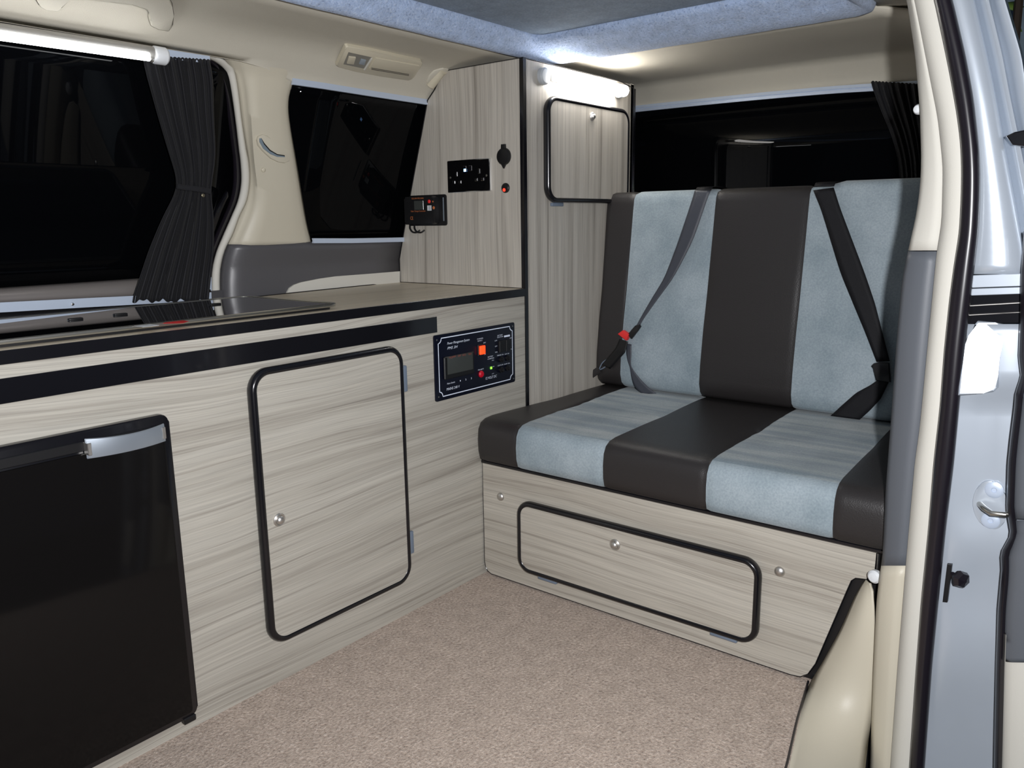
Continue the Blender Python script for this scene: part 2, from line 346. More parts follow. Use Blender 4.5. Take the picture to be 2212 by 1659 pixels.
# ---- carpeted rim of the roof opening, and the roof bed board above it
def rim_path(xr, yl, yr, rr):
    p = [(lerp(-1.6, xr-rr, k/40), yl) for k in range(41)]
    p += [(xr-rr+rr*math.cos(math.radians(90-90*k/8)), yl-rr+rr*math.sin(math.radians(90-90*k/8))) for k in range(1, 9)]
    p += [(xr, lerp(yl-rr, yr+rr, k/20)) for k in range(1, 21)]
    p += [(xr-rr+rr*math.cos(math.radians(-90*k/8)), yr+rr+rr*math.sin(math.radians(-90*k/8))) for k in range(1, 9)]
    p += [(lerp(xr-rr, -1.6, k/40), yr) for k in range(1, 41)]
    return p
O_, I_ = rim_path(RIMX, RIMY, RIMR, .05), rim_path(.252, .000, -.735, .035)
bm = BM(); rows = []
for i, ((ox, oy), (ix, iy)) in enumerate(zip(O_, I_)):
    wv = .0003*math.sin(i*1.7)
    rows.append([(lerp(ox, ix, t), lerp(oy, iy, t), z + wv*(0 < t < 1)) for t, z in ((0, 1.325), (0, 1.309), (.04, 1.3015), (.14, 1.2995), (.32, 1.302), (.55, 1.3095), (.62, 1.316), (.70, 1.3195), (.93, 1.332), (1.0, 1.340), (1.0, 1.352))])
loft(bm, rows)
o = finish('trim_1', bm, M['blue'], ang=60); o['kind'] = 'structure'; o['label'] = 'pale blue carpeted rim round the roof opening'; solid(o, .004, -1)
bm = BM(); box(bm, -1.65, .27, -.76, .02, 1.346, 1.362)
o = finish('trim_2', bm, M['board'], smooth=False); o['kind'] = 'structure'; o['label'] = 'grey blue cloth board closing the roof opening'

# ---- window side: glass
def on_wall(x, z, off): return (x, yw(z, off), z)
def pane(name, x0, x1, z0, z1, off, lab):
    w_ = struct(name, lab); bm = BM()
    zz = [z0 + (z1-z0)*k/8 for k in range(9)]; a, b_ = yw(z0, off), yw(z1, off)
    def yy(z): t = (z-z0)/(z1-z0); return lerp(a, b_, t) + .010*4*t*(1-t)
    loft(bm, [[(x0 + (x1-x0)*j/6, yy(z), z) for j in range(7)] for z in zz])
    solid(finish('pane', bm, M['glass'], w_, ang=80), .004, 0); return w_
win1 = pane('window_1', -1.75, -.27, .765, 1.25, .045, 'large dark sliding side window left of the curtain')
win2 = pane('window_2', -.255, .70, .83, 1.24, .022, 'small dark rear side window behind the tall cupboard')
# black rubber and inner frame round the right end of the sliding window
L0 = [(127, 455), (136, 475), (156, 490), (200, 500), (260, 508), (340, 517), (370, 520), (400, 519), (440, 511), (470, 498), (510, 480), (545, 466), (580, 458), (610, 456), (662, 457)]
L1 = [(118, 470), (128, 484), (140, 498), (160, 508), (200, 515), (260, 522), (320, 531), (350, 537), (400, 538), (440, 530), (465, 518), (500, 505), (530, 491), (560, 480), (600, 475), (662, 477)]
# matched rings round the window's top right corner: glass side of rubber, rubber / surround, surround / trim
WIN = [((350, 117), (350, 113), (350, 108)), ((400, 123), (400, 119), (400, 113)), ((425, 127), (428, 122), (432, 116)), ((445, 133), (450, 127), (458, 120)), ((458, 142), (465, 134), (478, 126)),
       ((468, 158), (482, 148), (495, 138)), ((475, 178), (492, 168), (507, 155)), ((483, 210), (500, 205), (515, 200)), ((490, 260), (508, 260), (522, 260)), ((498, 315), (515, 320), (531, 320)),
       ((502, 350), (519, 355), (537, 352)), ((502, 395), (520, 395), (539, 390)), ((496, 430), (513, 433), (533, 432)), ((481, 468), (498, 470), (517, 467)), ((463, 508), (480, 511), (503, 505)),
       ((450, 545), (466, 546), (488, 535)), ((443, 578), (458, 580), (479, 565)), ((441, 610), (456, 610), (475, 602)), ((442, 664), (457, 664), (477, 664))]
def cat(P, n=6):
    out = []
    for i in range(len(P)-1):
        a, b_, c_, d = P[max(0, i-1)], P[i], P[i+1], P[min(len(P)-1, i+2)]
        for k in range(n):
            t = k/n; out.append(tuple(.5*((2*b_[j]) + (-a[j]+c_[j])*t + (2*a[j]-5*b_[j]+4*c_[j]-d[j])*t*t + (-a[j]+3*b_[j]-3*c_[j]+d[j])*t**3) for j in (0, 1)))
    return out + [P[-1]]
WR_, WL0, WL1 = cat([w_[0] for w_ in WIN]), cat([w_[1] for w_ in WIN]), cat([w_[2] for w_ in WIN])
def strip(name, A, B, offs, m, root):
    bm = BM(); rows = []
    for (xa, ya), (xb, yb) in zip(A, B):
        rows.append([S(lerp(xa, xb, k/(len(offs)-1)), lerp(ya, yb, k/(len(offs)-1)), of) for k, of in enumerate(offs)])
    loft(bm, rows); return solid(finish(name, bm, m, root, ang=60), .003, 0)
strip('rubber_seal', WR_, WL0, [.046, .034, .030, .034, .040], M['rubber'], win1)
strip('window_surround', WL0, WL1, [.038, .026, .022, .021, .024], M['cream2'], win1)
# black latch lever shape low on the window edge
bm = BM(); pts = [S(*p, .036) for p in ((487, 413), (489, 425), (472, 460), (458, 500), (447, 545), (442, 545), (448, 500), (462, 455))]
prism(bm, pts, (0, -.010, 0), .002); finish('latch_bar', bm, M['gloss'], win1)
bm = BM(); pts = [S(*p, .03) for p in ((448, 598), (453, 598), (455, 650), (447, 650))]
prism(bm, pts, (0, -.008, 0), .001); finish('catch', bm, M['alu'], win1)
# sill and lower band of the sliding window
def band(name, a, b_, offs, m, root, x1=470, x0=-420):
    """a, b_: (y at px=0, slope) upper and lower edge"""
    bm = BM(); rows = []
    for px in range(x0, x1+1, 30):
        ya, yb = a[0]+a[1]*px, b_[0]+b_[1]*px
        rows.append([S(px, lerp(ya, yb, k/(len(offs)-1)), of) for k, of in enumerate(offs)])
    loft(bm, rows); return solid(finish(name, bm, m, root, ang=60), .003, 0)
band('sill', (621, -.070), (657, -.052), [.045, .028, .020, .016, .016, .020], M['alu2'], win1)
# ---- pillar trim between the windows
RIDGE = [(110, 520), (140, 530), (210, 540), (280, 544), (350, 549), (400, 556), (440, 557), (480, 545), (505, 532), (527, 520)]
RQ = [(110, 652), (140, 646), (163, 640), (185, 628), (210, 622), (232, 620), (280, 626), (370, 641), (440, 652), (490, 661), (515, 668), (527, 673)]
bm = BM(); rows = []
for i in range(36):
    py = 112 + (532-112)*i/35
    a, b_, c_ = smooth_curve(L1, py), smooth_curve(RIDGE, py), smooth_curve(RQ, py)
    top = max(0, 1 - (py-112)/42); k_ = 1-top
    row = [S(a, py+(1 if py > 500 else 0), .027*k_ + .009*top)]
    for t, of in ((.35, .021), (.7, .011), (1.0, .000)): row.append(S(lerp(a, b_, t), py, of*k_ + .009*top))
    for t, of in ((.25, -.002), (.5, -.003), (.75, -.002), (.93, .0), (1.0, .006)): row.append(S(lerp(b_, c_, t), py, of*k_ + .009*top))
    row.append(S(c_+3, py, .024*k_ + .010*top))
    rows.append(row)
loft(bm, rows); tp = finish('trim_3', bm, M['cream'], ang=80); tp['kind'] = 'structure'; tp['label'] = 'cream pillar trim between the two side windows'; solid(tp, .004, 1)
# ---- grey lower trim
bm = BM(); rows = []
TOPB = [(490, 525), (505, 528), (520, 529), (560, 530), (600, 528), (640, 526), (672, 523), (720, 521), (800, 519), (875, 516)]
def gx(px, t):   # left boundary bends inward on the way down
    return px
cols = [0, .03, .07, .12, .2, .3, .42, .55, .7, .85, 1.0]
for i in range(13):
    t = i/12; py0 = lerp(528, 664, t)
    l = smooth_curve(L1, py0); rdg = curve([(528, 520), (570, 506), (600, 502), (664, 505)], py0)
    row = [S(l, py0, .026), S(lerp(l, rdg, .5), py0, .012), S(rdg, py0, .002)]
    for c_ in (.06, .15, .3, .45, .6, .8, 1.0):
        px = lerp(rdg, 876, c_); top = curve(TOPB, px); bot = lerp(664, 622, (px-480)/396)
        row.append(S(px, lerp(top, bot, t), -.003 + (.012 if i == 0 and px > 676 else 0)))
    rows.append(row)
loft(bm, rows); tg = finish('trim_4', bm, M['grey'], ang=80); tg['kind'] = 'structure'; tg['label'] = 'dark grey trim below the rear side window'; solid(tg, .004, 1)
# cream pocket edge behind the worktop
bm = BM(); pts = [S(*p, -.012) for p in ((615, 645), (620, 633), (626, 622), (636, 615), (650, 610), (690, 602), (725, 597), (790, 592), (864, 586), (864, 622))]
prism(bm, pts, (0, .012, 0), 0); o = finish('trim_5', bm, M['cream2'], smooth=False); o['kind'] = 'structure'; o['label'] = 'cream storage pocket edge behind the worktop'
# black sheet painting the gap's shade below the sliding window, behind the worktop
bm = BM(); loft(bm, [[(x, .458, .55), (x, .462, .70), (x, .470, .745)] for x in (-1.75, -1, -.5, -.42)])
o = finish('worktop_gap_shade', bm, M['black']); o['kind'] = 'structure'; solid(o, .004, 1)
bm = BM(); loft(bm, [[(x, .487, -.02), (x, .487, .74)] for x in (-1.75, -1, 0, 1.05)])
o = finish('wall_left_lining', bm, M['grey']); o['kind'] = 'structure'; solid(o, .004, 1)

# ---- rear of the van: tailgate window
win3 = struct('window_3', 'wide dark tailgate window behind the bench')
bm = BM(); loft(bm, [[(1.03 - .03*(z-.7), y, z) for y in (.45, .2, -.1, -.4, -.7, -.93)] for z in (.80, .95, 1.1, 1.275)])
solid(finish('pane', bm, M['glass'], win3, ang=80), .004, 0)
bm = BM(); loft(bm, [[(1.02, y, z) for y in (.49, -.97)] for z in (-.02, .5, .84)])
o = finish('wall_back', bm, M['grey']); o['kind'] = 'structure'; solid(o, .004, 1)
# right inner side wall behind the door pillar
bm = BM(); loft(bm, [[(x, -.997, 0), (x, -.997, .6), (x, -.995, .98), (x, -.965, 1.1), (x, -.938, 1.18)] for x in (.04, .3, .6, 1.02)])
o = finish('wall_right', bm, M['grey2']); o['kind'] = 'structure'; solid(o, .004, 0)

# ---- rear pillar of the sliding door opening
I0 = [(-90, 1932), (0, 1959), (120, 1977), (240, 1987), (340, 1990), (400, 1988), (460, 1980), (540, 1962), (600, 1949), (730, 1937), (900, 1925), (1060, 1913), (1210, 1906), (1240, 1900), (1300, 1893), (1450, 1886), (1659, 1879), (1780, 1875)]
SM = [(-90, 1955), (33, 1981), (135, 2001), (256, 2025), (361, 2036), (482, 2033), (539, 2023), (681, 2009), (922, 1986), (1000, 1975), (1228, 1955), (1450, 1937), (1659, 1922), (1780, 1914)]
SL = [(-90, 1998), (0, 2022), (84, 2040), (157, 2055), (241, 2070), (301, 2078), (362, 2081), (420, 2080), (500, 2076), (575, 2064), (651, 2054), (756, 2043), (877, 2034), (1000, 2020), (1139, 2009), (1298, 1993), (1457, 1981), (1659, 1967), (1780, 1960)]
SR = [(-90, 2027), (0, 2055), (120, 2083), (211, 2100), (316, 2112), (377, 2115), (440, 2114), (500, 2111), (635, 2096), (741, 2083), (861, 2071), (1000, 2058), (1139, 2041), (1278, 2027), (1437, 2011), (1659, 1995), (1780, 1986)]
def yrows(a, b_, st=25):
    n = max(1, round((b_-a)/st)); return [a + (b_-a)*k/n for k in range(n+1)]
def pil_row(py, cols):
    i, s, l = smooth_curve(I0, py), smooth_curve(SM, py), smooth_curve(SL, py)
    out = []
    for c_ in cols:
        if c_ == 'b': out.append(PX(i, py, x=-.045) + Vector((.075, -.012, 0)))
        elif c_ == 'i': out.append(PX(i, py, x=-.045))
        elif c_ == 'r': out.append(PX(i+9, py, x=-.056))
        elif c_ == 'm': out.append(PX(lerp(i, s, .6), py, x=-.064))
        elif c_ == 's': out.append(PX(s, py, x=-.068))
        elif c_ == 't': out.append(PX(s+1, py, x=-.070))
        elif c_ == 'q': out.append(PX(lerp(s, l, .5), py, x=-.075))
        elif c_ == 'l': out.append(PX(l+4, py, x=-.081))
    return out
pil = struct('trim_6', 'cream trim on the rear pillar of the sliding door opening')
bm = BM(); loft(bm, [pil_row(py, 'birms') for py in yrows(-90, 541)]); solid(finish('upper_trim', bm, M['cream2'], pil, ang=60), .003, 1)
bm = BM(); loft(bm, [pil_row(py, 'birms') for py in yrows(543, 1222)]); o = finish('grey_insert', bm, M['grey2'], pil, ang=60); solid(o, .003, 1)
bm = BM(); rows = []
for k, py in enumerate(yrows(1222, 1780)):
    rows.append(pil_row(py, 'birms'))
loft(bm, rows); solid(finish('lower_trim', bm, M['cream'], pil, ang=60), .003, 1)
bm = BM(); loft(bm, [pil_row(py, 'tql') for py in yrows(-90, 1780)]); solid(finish('outer_trim', bm, M['cream2'], pil, ang=60), .003, 1)
# black door seal
bm = BM(); rows = []
for py in yrows(-90, 1780, 18):
    l, r_ = smooth_curve(SL, py), smooth_curve(SR, py)
    rows.append([PX(lerp(l, r_, (1-math.cos(math.pi*k/8))/2), py, x=-.090 - .012*math.sin(math.pi*k/8)) for k in range(9)])
loft(bm, rows); o = finish('trim_7', bm, M['rubber'], ang=80); o['kind'] = 'structure'; o['label'] = 'black rubber seal along the sliding door opening'; solid(o, .002, 1)
# wheel arch panel beside the bench
Lw = [(.008, -.922, .240), (.006, -.917, .230), (.006, -.907, .205), (.004, -.886, .13), (.002, -.857, .05), (.004, -.836, .0), (-.13, -.861, .0), (-.27, -.892, .0), (-.5, -.925, .0)]
Rw = [(-.012, -.933, .243), (-.022, -.942, .235), (-.028, -.949, .205), (-.03, -.956, .14), (-.03, -.959, .07), (-.03, -.961, .01), (-.05, -.962, -.06), (-.12, -.975, -.14), (-.36, -.99, -.24)]
def resamp(P, n):
    P = [Vector(p) for p in P]; out = []
    for k in range(n):
        t = k/(n-1)*(len(P)-1); i = min(int(t), len(P)-2); out.append(P[i].lerp(P[i+1], t-i))
    return [out[0]] + [(out[k-1]+out[k]*2+out[k+1])/4 for k in range(1, n-1)] + [out[-1]]
bm = BM(); rows = []
for i, (a, b_) in enumerate(zip(resamp(Lw, 40), resamp(Rw, 40))):
    q = min(1, i/8)
    rows.append([a.lerp(b_, t) + Vector((-.020, 0, .006))*(q*math.sin(math.pi*t**.75)**.8) for t in [k/10 for k in range(11)]])
for _ in range(60):
    rows = [[r[k] if (k in (0, len(r)-1) or i in (0, len(rows)-1)) else (r[k-1]+r[k+1]+rows[i-1][k]+rows[i+1][k])*.15 + r[k]*.4 for k in range(len(r))] for i, r in enumerate(rows)]
for i, r in enumerate(rows):
    for k in range(len(r)): r[k] = r[k] + Vector((-.006, 0, .003))*(min(1, i/12)*math.sin(math.pi*k/(len(r)-1)))
loft(bm, rows); o = finish('trim_8', bm, M['cream'], ang=80); o['kind'] = 'structure'; o['label'] = 'cream moulded panel over the step beside the bench'; solid(o, .004, -1)
bm = BM(); loft(bm, [[(.02, y, z) for y in (-.80, -.99)] for z in (-.2, .0, .31)]); o = finish('arch_gap_shade', bm, M['black'], smooth=False); o['kind'] = 'structure'; solid(o, .004, 0)  # black sheet painting the shade in the gap between bench base and panel
# black edge strip between panel and carpet
bm = BM(); sweep(bm, [Vector(p)+Vector((-.001, .0025, .002)) for p in resamp(Lw[5:], 30)], (0, 0, 1), ell(.0022, .003, 8), closed=False)
o = finish('trim_9', bm, M['rubber']); o['kind'] = 'structure'; o['label'] = 'thin black strip between carpet and step panel'

# ---- silver door jamb of the body
J1 = [(-90, 2082), (0, 2102), (120, 2130), (205, 2148), (320, 2168), (450, 2192), (560, 2212)]
J3 = [(-90, 2110), (0, 2131), (120, 2160), (205, 2176), (320, 2200), (450, 2225), (560, 2246)]
J5 = [(-90, 2138), (0, 2164), (120, 2200), (205, 2212), (320, 2232), (450, 2256), (560, 2276)]
body = struct('wall_right_body', 'silver blue painted body edge outside the door seal')
bm = BM(); rows = []
for py in yrows(-90, 592, 20):
    r_ = smooth_curve(SR, py); a, b_, c_ = smooth_curve(J1, py), smooth_curve(J3, py), smooth_curve(J5, py)
    rows.append([PX(r_-6, py, x=-.080), PX(r_+2, py, x=-.086), PX(lerp(r_, a, .5), py, x=-.0835), PX(a-4, py, x=-.079), PX(a+4, py, x=-.050), PX(lerp(a, b_, .6), py, x=-.062), PX(b_-3, py, x=-.078), PX(b_+3, py, x=-.079),
                 PX(b_+8, py, x=-.050), PX(lerp(b_, c_, .6), py, x=-.060), PX(c_-3, py, x=-.074), PX(c_+4, py, x=-.074), PX(c_+8, py, x=-.03)])
loft(bm, rows); solid(finish('upper_jamb', bm, M['silver'], body, ang=80), .002, 1)
bm = BM(); rows = []
for py in yrows(700, 1780, 20):
    r_ = smooth_curve(SR, py)
    bl = .010*math.exp(-((py-1420)/110)**2) + .006*math.exp(-((py-1180)/60)**2)
    inn = .018*max(0, min(1, (py-820)/60))
    rows.append([PX(r_-6, py, x=-.074), PX(r_+6, py, x=-.078+inn*.2-bl), PX(lerp(r_, 2190, .35), py, x=-.082+inn-bl), PX(lerp(r_, 2190, .7), py, x=-.082+inn-bl), PX(2190, py, x=-.080+inn-bl), PX(2260, py, x=-.07+inn), PX(2300, py, x=-.03)])
loft(bm, rows); solid(finish('lower_jamb', bm, M['silver'], body, ang=80), .002, 1)
# pressed plate that catches the flash
bm = BM(); _q = PX(2120, 780, x=-.084); pts = [(lambda v: Vector((_q.x - .12*(v.y-_q.y) + .14*(v.z-_q.z), v.y, v.z)))(PX(*p, x=-.082)) for p in ((2082, 745), (2098, 726), (2106, 700), (2112, 693), (2150, 697), (2173, 703), (2168, 735), (2161, 770), (2158, 810), (2158, 835), (2150, 843), (2128, 846), (2074, 850))]
prism(bm, pts, (-.008, 0, 0), .003, 3); finish('pressed_plate', bm, M['silver'], body, ang=15)
# track for the door roller
tr = thing('door_track', 'silver and black roller track crossing the silver body edge', 'door track', PX(2150, 640, x=-.09))
def slab(name, q, x, t, m, root, bev=.0008):
    bm = BM(); prism(bm, [PX(*p, x=x) for p in q], (-t, 0, 0), bev); return finish(name, bm, m, root, ang=20)
slab('upper_bar', ((2098, 594), (2208, 590), (2208, 617), (2095, 621)), -.078, .010, M['silver'], tr)
slab('lower_bar', ((2095, 623), (2208, 619), (2205, 634), (2093, 638)), -.078, .008, M['silver'], tr)
slab('slot', ((2092, 637), (2212, 632), (2212, 698), (2106, 696), (2098, 704), (2086, 706)), -.074, .004, M['gloss'], tr)
slab('roller_rail', ((2090, 659), (2206, 652), (2206, 655), (2090, 662)), -.079, .005, M['nickel'], tr)
slab('roller_rail', ((2088, 679), (2206, 673), (2206, 675), (2088, 682)), -.079, .005, M['nickel'], tr)
# striker loop
st = thing('door_striker', 'silver striker plate with bent steel loop on the body edge', 'door striker', PX(2140, 1090, x=-.075))
c0 = PX(2140, 1092, x=-.065); pts = []
for k in range(28):
    a = 2*math.pi*k/28; pts.append(PX(2141 + 38*math.cos(a)*(1-.12*math.sin(a)**2) - 5*math.sin(a), 1090 - 54*math.sin(a), x=-.064))
bm = BM(); prism(bm, pts, (-.006, 0, 0), .002, 2); finish('plate', bm, M['silver'], st)
for q in ((2148, 1058), (2140, 1124)):
    bm = BM(); lathe(bm, PX(*q, x=-.069), (-1, 0, 0), [(.013, 0), (.013, .002), (.010, .0035), (.004, .0035), (.003, .002)], 20); finish('screw', bm, M['alu'], st)
lp = [PX(2116, 1089, x=-.068), PX(2118, 1090, x=-.080), PX(2126, 1098, x=-.094), PX(2142, 1109, x=-.100), PX(2172, 1112, x=-.100), PX(2186, 1108, x=-.094), PX(2190, 1104, x=-.07)]
bm = BM(); sweep(bm, lp, (0, 0, 1), ell(.0045, .0045, 12), closed=False); finish('loop', bm, M['steel'], st)
# rubber buffer
bf = thing('door_buffer', 'black rubber buffer with hexagonal head on the silver body edge', 'buffer', PX(2058, 1248, x=-.08))
slab('base', ((2050, 1212), (2060, 1214), (2050, 1295), (2040, 1294)), -.070, .014, M['black'], bf)
c0 = PX(2058, 1242, x=-.082); bm = BM(); lathe(bm, c0, (-.6, -.8, 0), [(.006, 0), (.006, .008), (.012, .010), (.015, .016), (.012, .023), (.003, .026)], 6); finish('head', bm, M['rubber'], bf, smooth=False)
# small white plugs
for (p, r_, lab) in (((1990, 237), .008, 'small white plug on the pillar edge above the bench back'), ((1894, 1243), .012, 'white round peg at the pillar foot beside the bench base')):
    bm = BM(); lathe(bm, PX(*p, x=-.02), (-1, .25, 0), [(r_*.9, 0), (r_, .003), (r_, .010), (r_*.7, .014), (.001, .0155)], 20)
    tag(settle(finish('plug', bm, M['white'])), lab, 'plug')

# ---- open sliding door at the far right
DL = [(500, 2214), (540, 2212), (600, 2208), (700, 2206), (771, 2203), (812, 2208), (850, 2196), (880, 2194), (952, 2185), (1000, 2180), (1099, 2177), (1155, 2186), (1195, 2164), (1230, 2166), (1318, 2158), (1437, 2154), (1659, 2150), (1780, 2148)]
door = struct('door_1', 'open sliding door edge at the far right')
bm = BM(); rows = []
for py in yrows(500, 1780, 14):
    l = curve(DL, py); ww = curve([(500, 8), (700, 10), (1000, 13), (1150, 10), (1260, 14), (1659, 11)], py)
    rows.append([PX(l, py, x=-.098), PX(l+ww*.2, py, x=-.108), PX(l+ww*.6, py, x=-.112), PX(l+ww, py, x=-.108), PX(l+ww+2, py, x=-.098)])
loft(bm, rows); solid(finish('door_seal', bm, M['rubber'], door, ang=60), .002, 1)
def door_row(py, o0=0):
    l = curve(DL, py); l = smooth_curve(DL, py); s = l + 12
    return [PX(s+o0, py, x=-.096), PX(s+3+o0, py, x=-.106), PX(s+9, py, x=-.113), PX(s+22, py, x=-.118), PX(s+45, py, x=-.120), PX(s+110, py, x=-.118), PX(s+150, py, x=-.10)]
bm = BM(); loft(bm, [door_row(py) for py in yrows(860, 1120)]); solid(finish('grey_trim', bm, M['grey2'], door, ang=60), .002, 1)
bm = BM(); rows = [door_row(py) for py in yrows(1124, 1360)]
for py in yrows(1372, 1430, 10):
    rows.append(door_row(py, (py-1360)*.45))
loft(bm, rows); solid(finish('grey_trim', bm, M['grey2'], door, ang=60), .002, 1)
bm = BM(); rows = []
for py in yrows(1350, 1780, 20):
    rows.append([p + Vector((.003, 0, 0)) for p in door_row(py)])
loft(bm, rows); solid(finish('cream_trim', bm, M['cream2'], door, ang=60), .002, 1)
bm = BM(); a = PX(2230, 900, x=.2); box(bm, -.095, .9, -1.30, -1.17, -.2, 1.02, .01); finish('door_panel', bm, M['silver'], door)
slab('roller_arm', ((2177, 296), (2196, 287), (2250, 276), (2250, 322), (2191, 315)), -.085, .02, M['gloss'], door, .002)

# ---- garden outside, seen above the body edge
bm = BM(); box(bm, 3.0, 3.06, -2.4, 1.4, -.5, 3.2); o = finish('fence', bm, M['fence'], smooth=False); tag(settle(o), 'blue grey board fence outside the van at top right', 'fence')
bush = thing('shrub', 'green leafy shrub outside the van at top right corner', 'shrub', PX(2195, 60, x=2.3))
base = PX(2195, 60, x=2.3)
bm = BM(); sweep(bm, [base+Vector((.2, -.1, -2.2)), base+Vector((.1, 0, -1)), base+Vector((0, 0, .1))], (1, 0, 0), ell(.015, .015, 6), closed=False); finish('stem', bm, M['bark'], bush)
bm = BM()
for k in range(46):
    c_ = base + Vector((R.uniform(-.12, .25), R.uniform(-.45, .12), R.uniform(-.45, .16))); d = Vector((R.uniform(-.4, .4), R.uniform(-1, 1), R.uniform(-1, .6))).normalized(); n_ = Vector((-1, R.uniform(-.5, .5), R.uniform(-.3, .7))).normalized(); s = d.cross(n_).normalized(); ln = R.uniform(.05, .085)
    q = [c_, c_+d*ln*.35+s*ln*.28, c_+d*ln*.75+s*ln*.2, c_+d*ln, c_+d*ln*.75-s*ln*.2, c_+d*ln*.35-s*ln*.28]
    bm.faces.new([bm.verts.new(p) for p in q])
solid(finish('leaves', bm, M['leaf'], bush), .001)

# ================================================================== KITCHEN CABINET
def edge_frame(name, pts, nrm, root, r=.0085, ry=.0095, m='edge'):
    bm = BM(); sweep(bm, pts, nrm, ell(r, ry, 14)); return finish(name, bm, M[m], root)
def knob(root, c, ax, r=.0130, name='knob'):
    bm = BM(); lathe(bm, c, ax, [(r, 0), (r, .003), (r*.86, .005), (r*.72, .0045), (r*.68, .003), (r*.66, .006), (r*.5, .0095), (r*.25, .011), (.0005, .0115)], 28)
    return finish(name, bm, M['nickel'], root)
XL = -1.60     # left end of the kitchen, outside the picture
kc = thing('kitchen_cabinet', 'long pale driftwood kitchen cabinet with black edged door', 'cabinet', (-.4, .2, 0))
# front board with the fridge opening left out
bm = BM()
for (a, b_, c_, d) in ((XL, .188, .576, .702), (-.815, .188, .0, .576), (XL, -.815, .0, .044)):
    box(bm, a, min(b_, .186), 0.0, .018, c_, d)
bmesh.ops.remove_doubles(bm, verts=bm.verts, dist=1e-5)
finish('front_board', bm, M['wood_x'], kc, smooth=False)
bm = BM(); box(bm, XL, XL+.018, .018, .40, 0, .702); box(bm, -.801, -.785, .02, .42, .0, .70); box(bm, .168, .186, .02, .45, .0, .70); box(bm, XL+.02, .166, .40, .418, .0, .70)
finish('carcass', bm, M['wood_x'], kc, smooth=False)
bm = BM(); box(bm, XL, -.146, -.0035, .0, .6465, .683, .0006, 1); finish('black_strip', bm, M['gloss'], kc)
dr = rrect(-.643, -.276, .095, .628, .034, 8)
bm = BM(); prism(bm, [(x, -.002, z) for x, z in dr], (0, -.0155, 0)); dd = finish('door', bm, M['wood_x'], kc, smooth=False)
edge_frame('edging', [(x, -.0095, z) for x, z in dr], (0, 1, 0), dd, .0080, .0105)
knob(dd, (-.612, -.017, .341), (0, -1, 0))
for z0, z1 in ((.527, .586), (.146, .200)):
    bm = BM(); box(bm, -.266, -.2510, -.009, -.0002, z0, z1, .0025, 2); finish('hinge', bm, M['hinge'], kc)

# ---- worktop
wt = thing('worktop', 'pale driftwood worktop with black front edge', 'worktop', (-.4, .2, .702))
bm = BM(); prism(bm, [(XL, .0, .703), (.187, .0, .703), (.187, .466, .703), (-.24, .432, .703), (-.9, .402, .703), (XL, .39, .703)], (0, 0, .019)); finish('board', bm, M['wood_top'], wt, smooth=False)
bm = BM(); box(bm, XL, .1862, -.003, .0, .7025, .7225, .0008, 1); finish('front_edge', bm, M['edge'], wt)
bm = BM(); sweep(bm, [(-.44, .413, .7225), (-.24, .4335, .7225), (.186, .4675, .7225)], (0, 0, 1), ell(.0018, .0018, 6), closed=False); finish('back_seal', bm, M['black'], wt)

# ---- hob and sink unit under a glass lid
hb = thing('hob_lid', 'black glass hob and sink lid with chrome rim on worktop', 'hob', (-.9, .19, .722))
hr = rrect(-1.55, -.402, .030, .352, .022, 7)
bm = BM(); prism(bm, [(x, y, .7222) for x, y in rrect(-1.545, -.408, .036, .346, .018, 6)], (0, 0, .006)); finish('tray', bm, M['black'], hb)
bm = BM(); prism(bm, [(x, y, .7285) for x, y in hr], (0, 0, .0045), .001); finish('glass', bm, mat('black mirror glass', (.003, .003, .004), rough=.02, spec=.9, coat=1.0, coat_rough=.01), hb, smooth=False)
bm = BM(); sweep(bm, [(x, y, .7318) for x, y in hr], (0, 0, 1), [(-.0055, 0), (-.005, .0018), (-.002, .0028), (.002, .0028), (.005, .0018), (.0055, 0), (.0045, -.004), (-.003, -.004)]); finish('chrome_rim', bm, M['steel'], hb)
for px, py in ((165, 688), (262, 678), (466, 656)):
    p = PX(px, py, z=.735); bm = BM(); box(bm, p.x-.014, p.x+.010, p.y-.005, p.y+.005, .7325, .7362, .0012, 2); finish('lid_hinge', bm, M['black'], hb)
bm = BM(); pts = [PX(*p, z=.7336) for p in ((290, 704), (316, 699), (344, 703), (308, 707))]; prism(bm, pts, (0, 0, .0003)); finish('painted_reflection', bm, M['white'], hb, smooth=False)  # white patch paints a reflection onto the glass lid
bm = BM(); pts = [PX(*p, z=.7336) for p in ((352, 699), (362, 694), (392, 692), (408, 694), (396, 698))]; prism(bm, pts, (0, 0, .0003)); o = finish('painted_reflection', bm, M['red'], hb, smooth=False); o['label'] = 'red sticker'  # red patch, likewise a reflection painted on the lid

# ---- fridge
fr = thing('fridge', 'black built in fridge with silver handle at lower left', 'fridge', (-1.05, .2, .03))
bm = BM(); prism(bm, [(x, .38, z) for x, z in rrect(-1.322, -.820, .048, .572, .010, 6)], (0, -.382, 0)); finish('body', bm, M['black'], fr)
bm = BM(); prism(bm, [(x, -.0005, z) for x, z in rrect(-1.335, -.8065, .032, .5875, .014, 6)], (0, -.013, 0), .003); finish('door_frame', bm, M['edge'], fr)
bm = BM(); prism(bm, [(x, -.013, z) for x, z in rrect(-1.325, -.818, .042, .552, .006, 3)], (0, -.004, 0), .001); finish('door', bm, M['fridge'], fr)
bm = BM(); box(bm, -1.325, -.82, -.0165, -.013, .5555, .571, .001, 1); finish('top_rail', bm, M['black'], fr)
bm = BM(); box(bm, -.835, -.812, -.016, -.003, .022, .034, .002, 1); finish('door_hinge', bm, M['black'], fr)
bm = BM(); rows = []
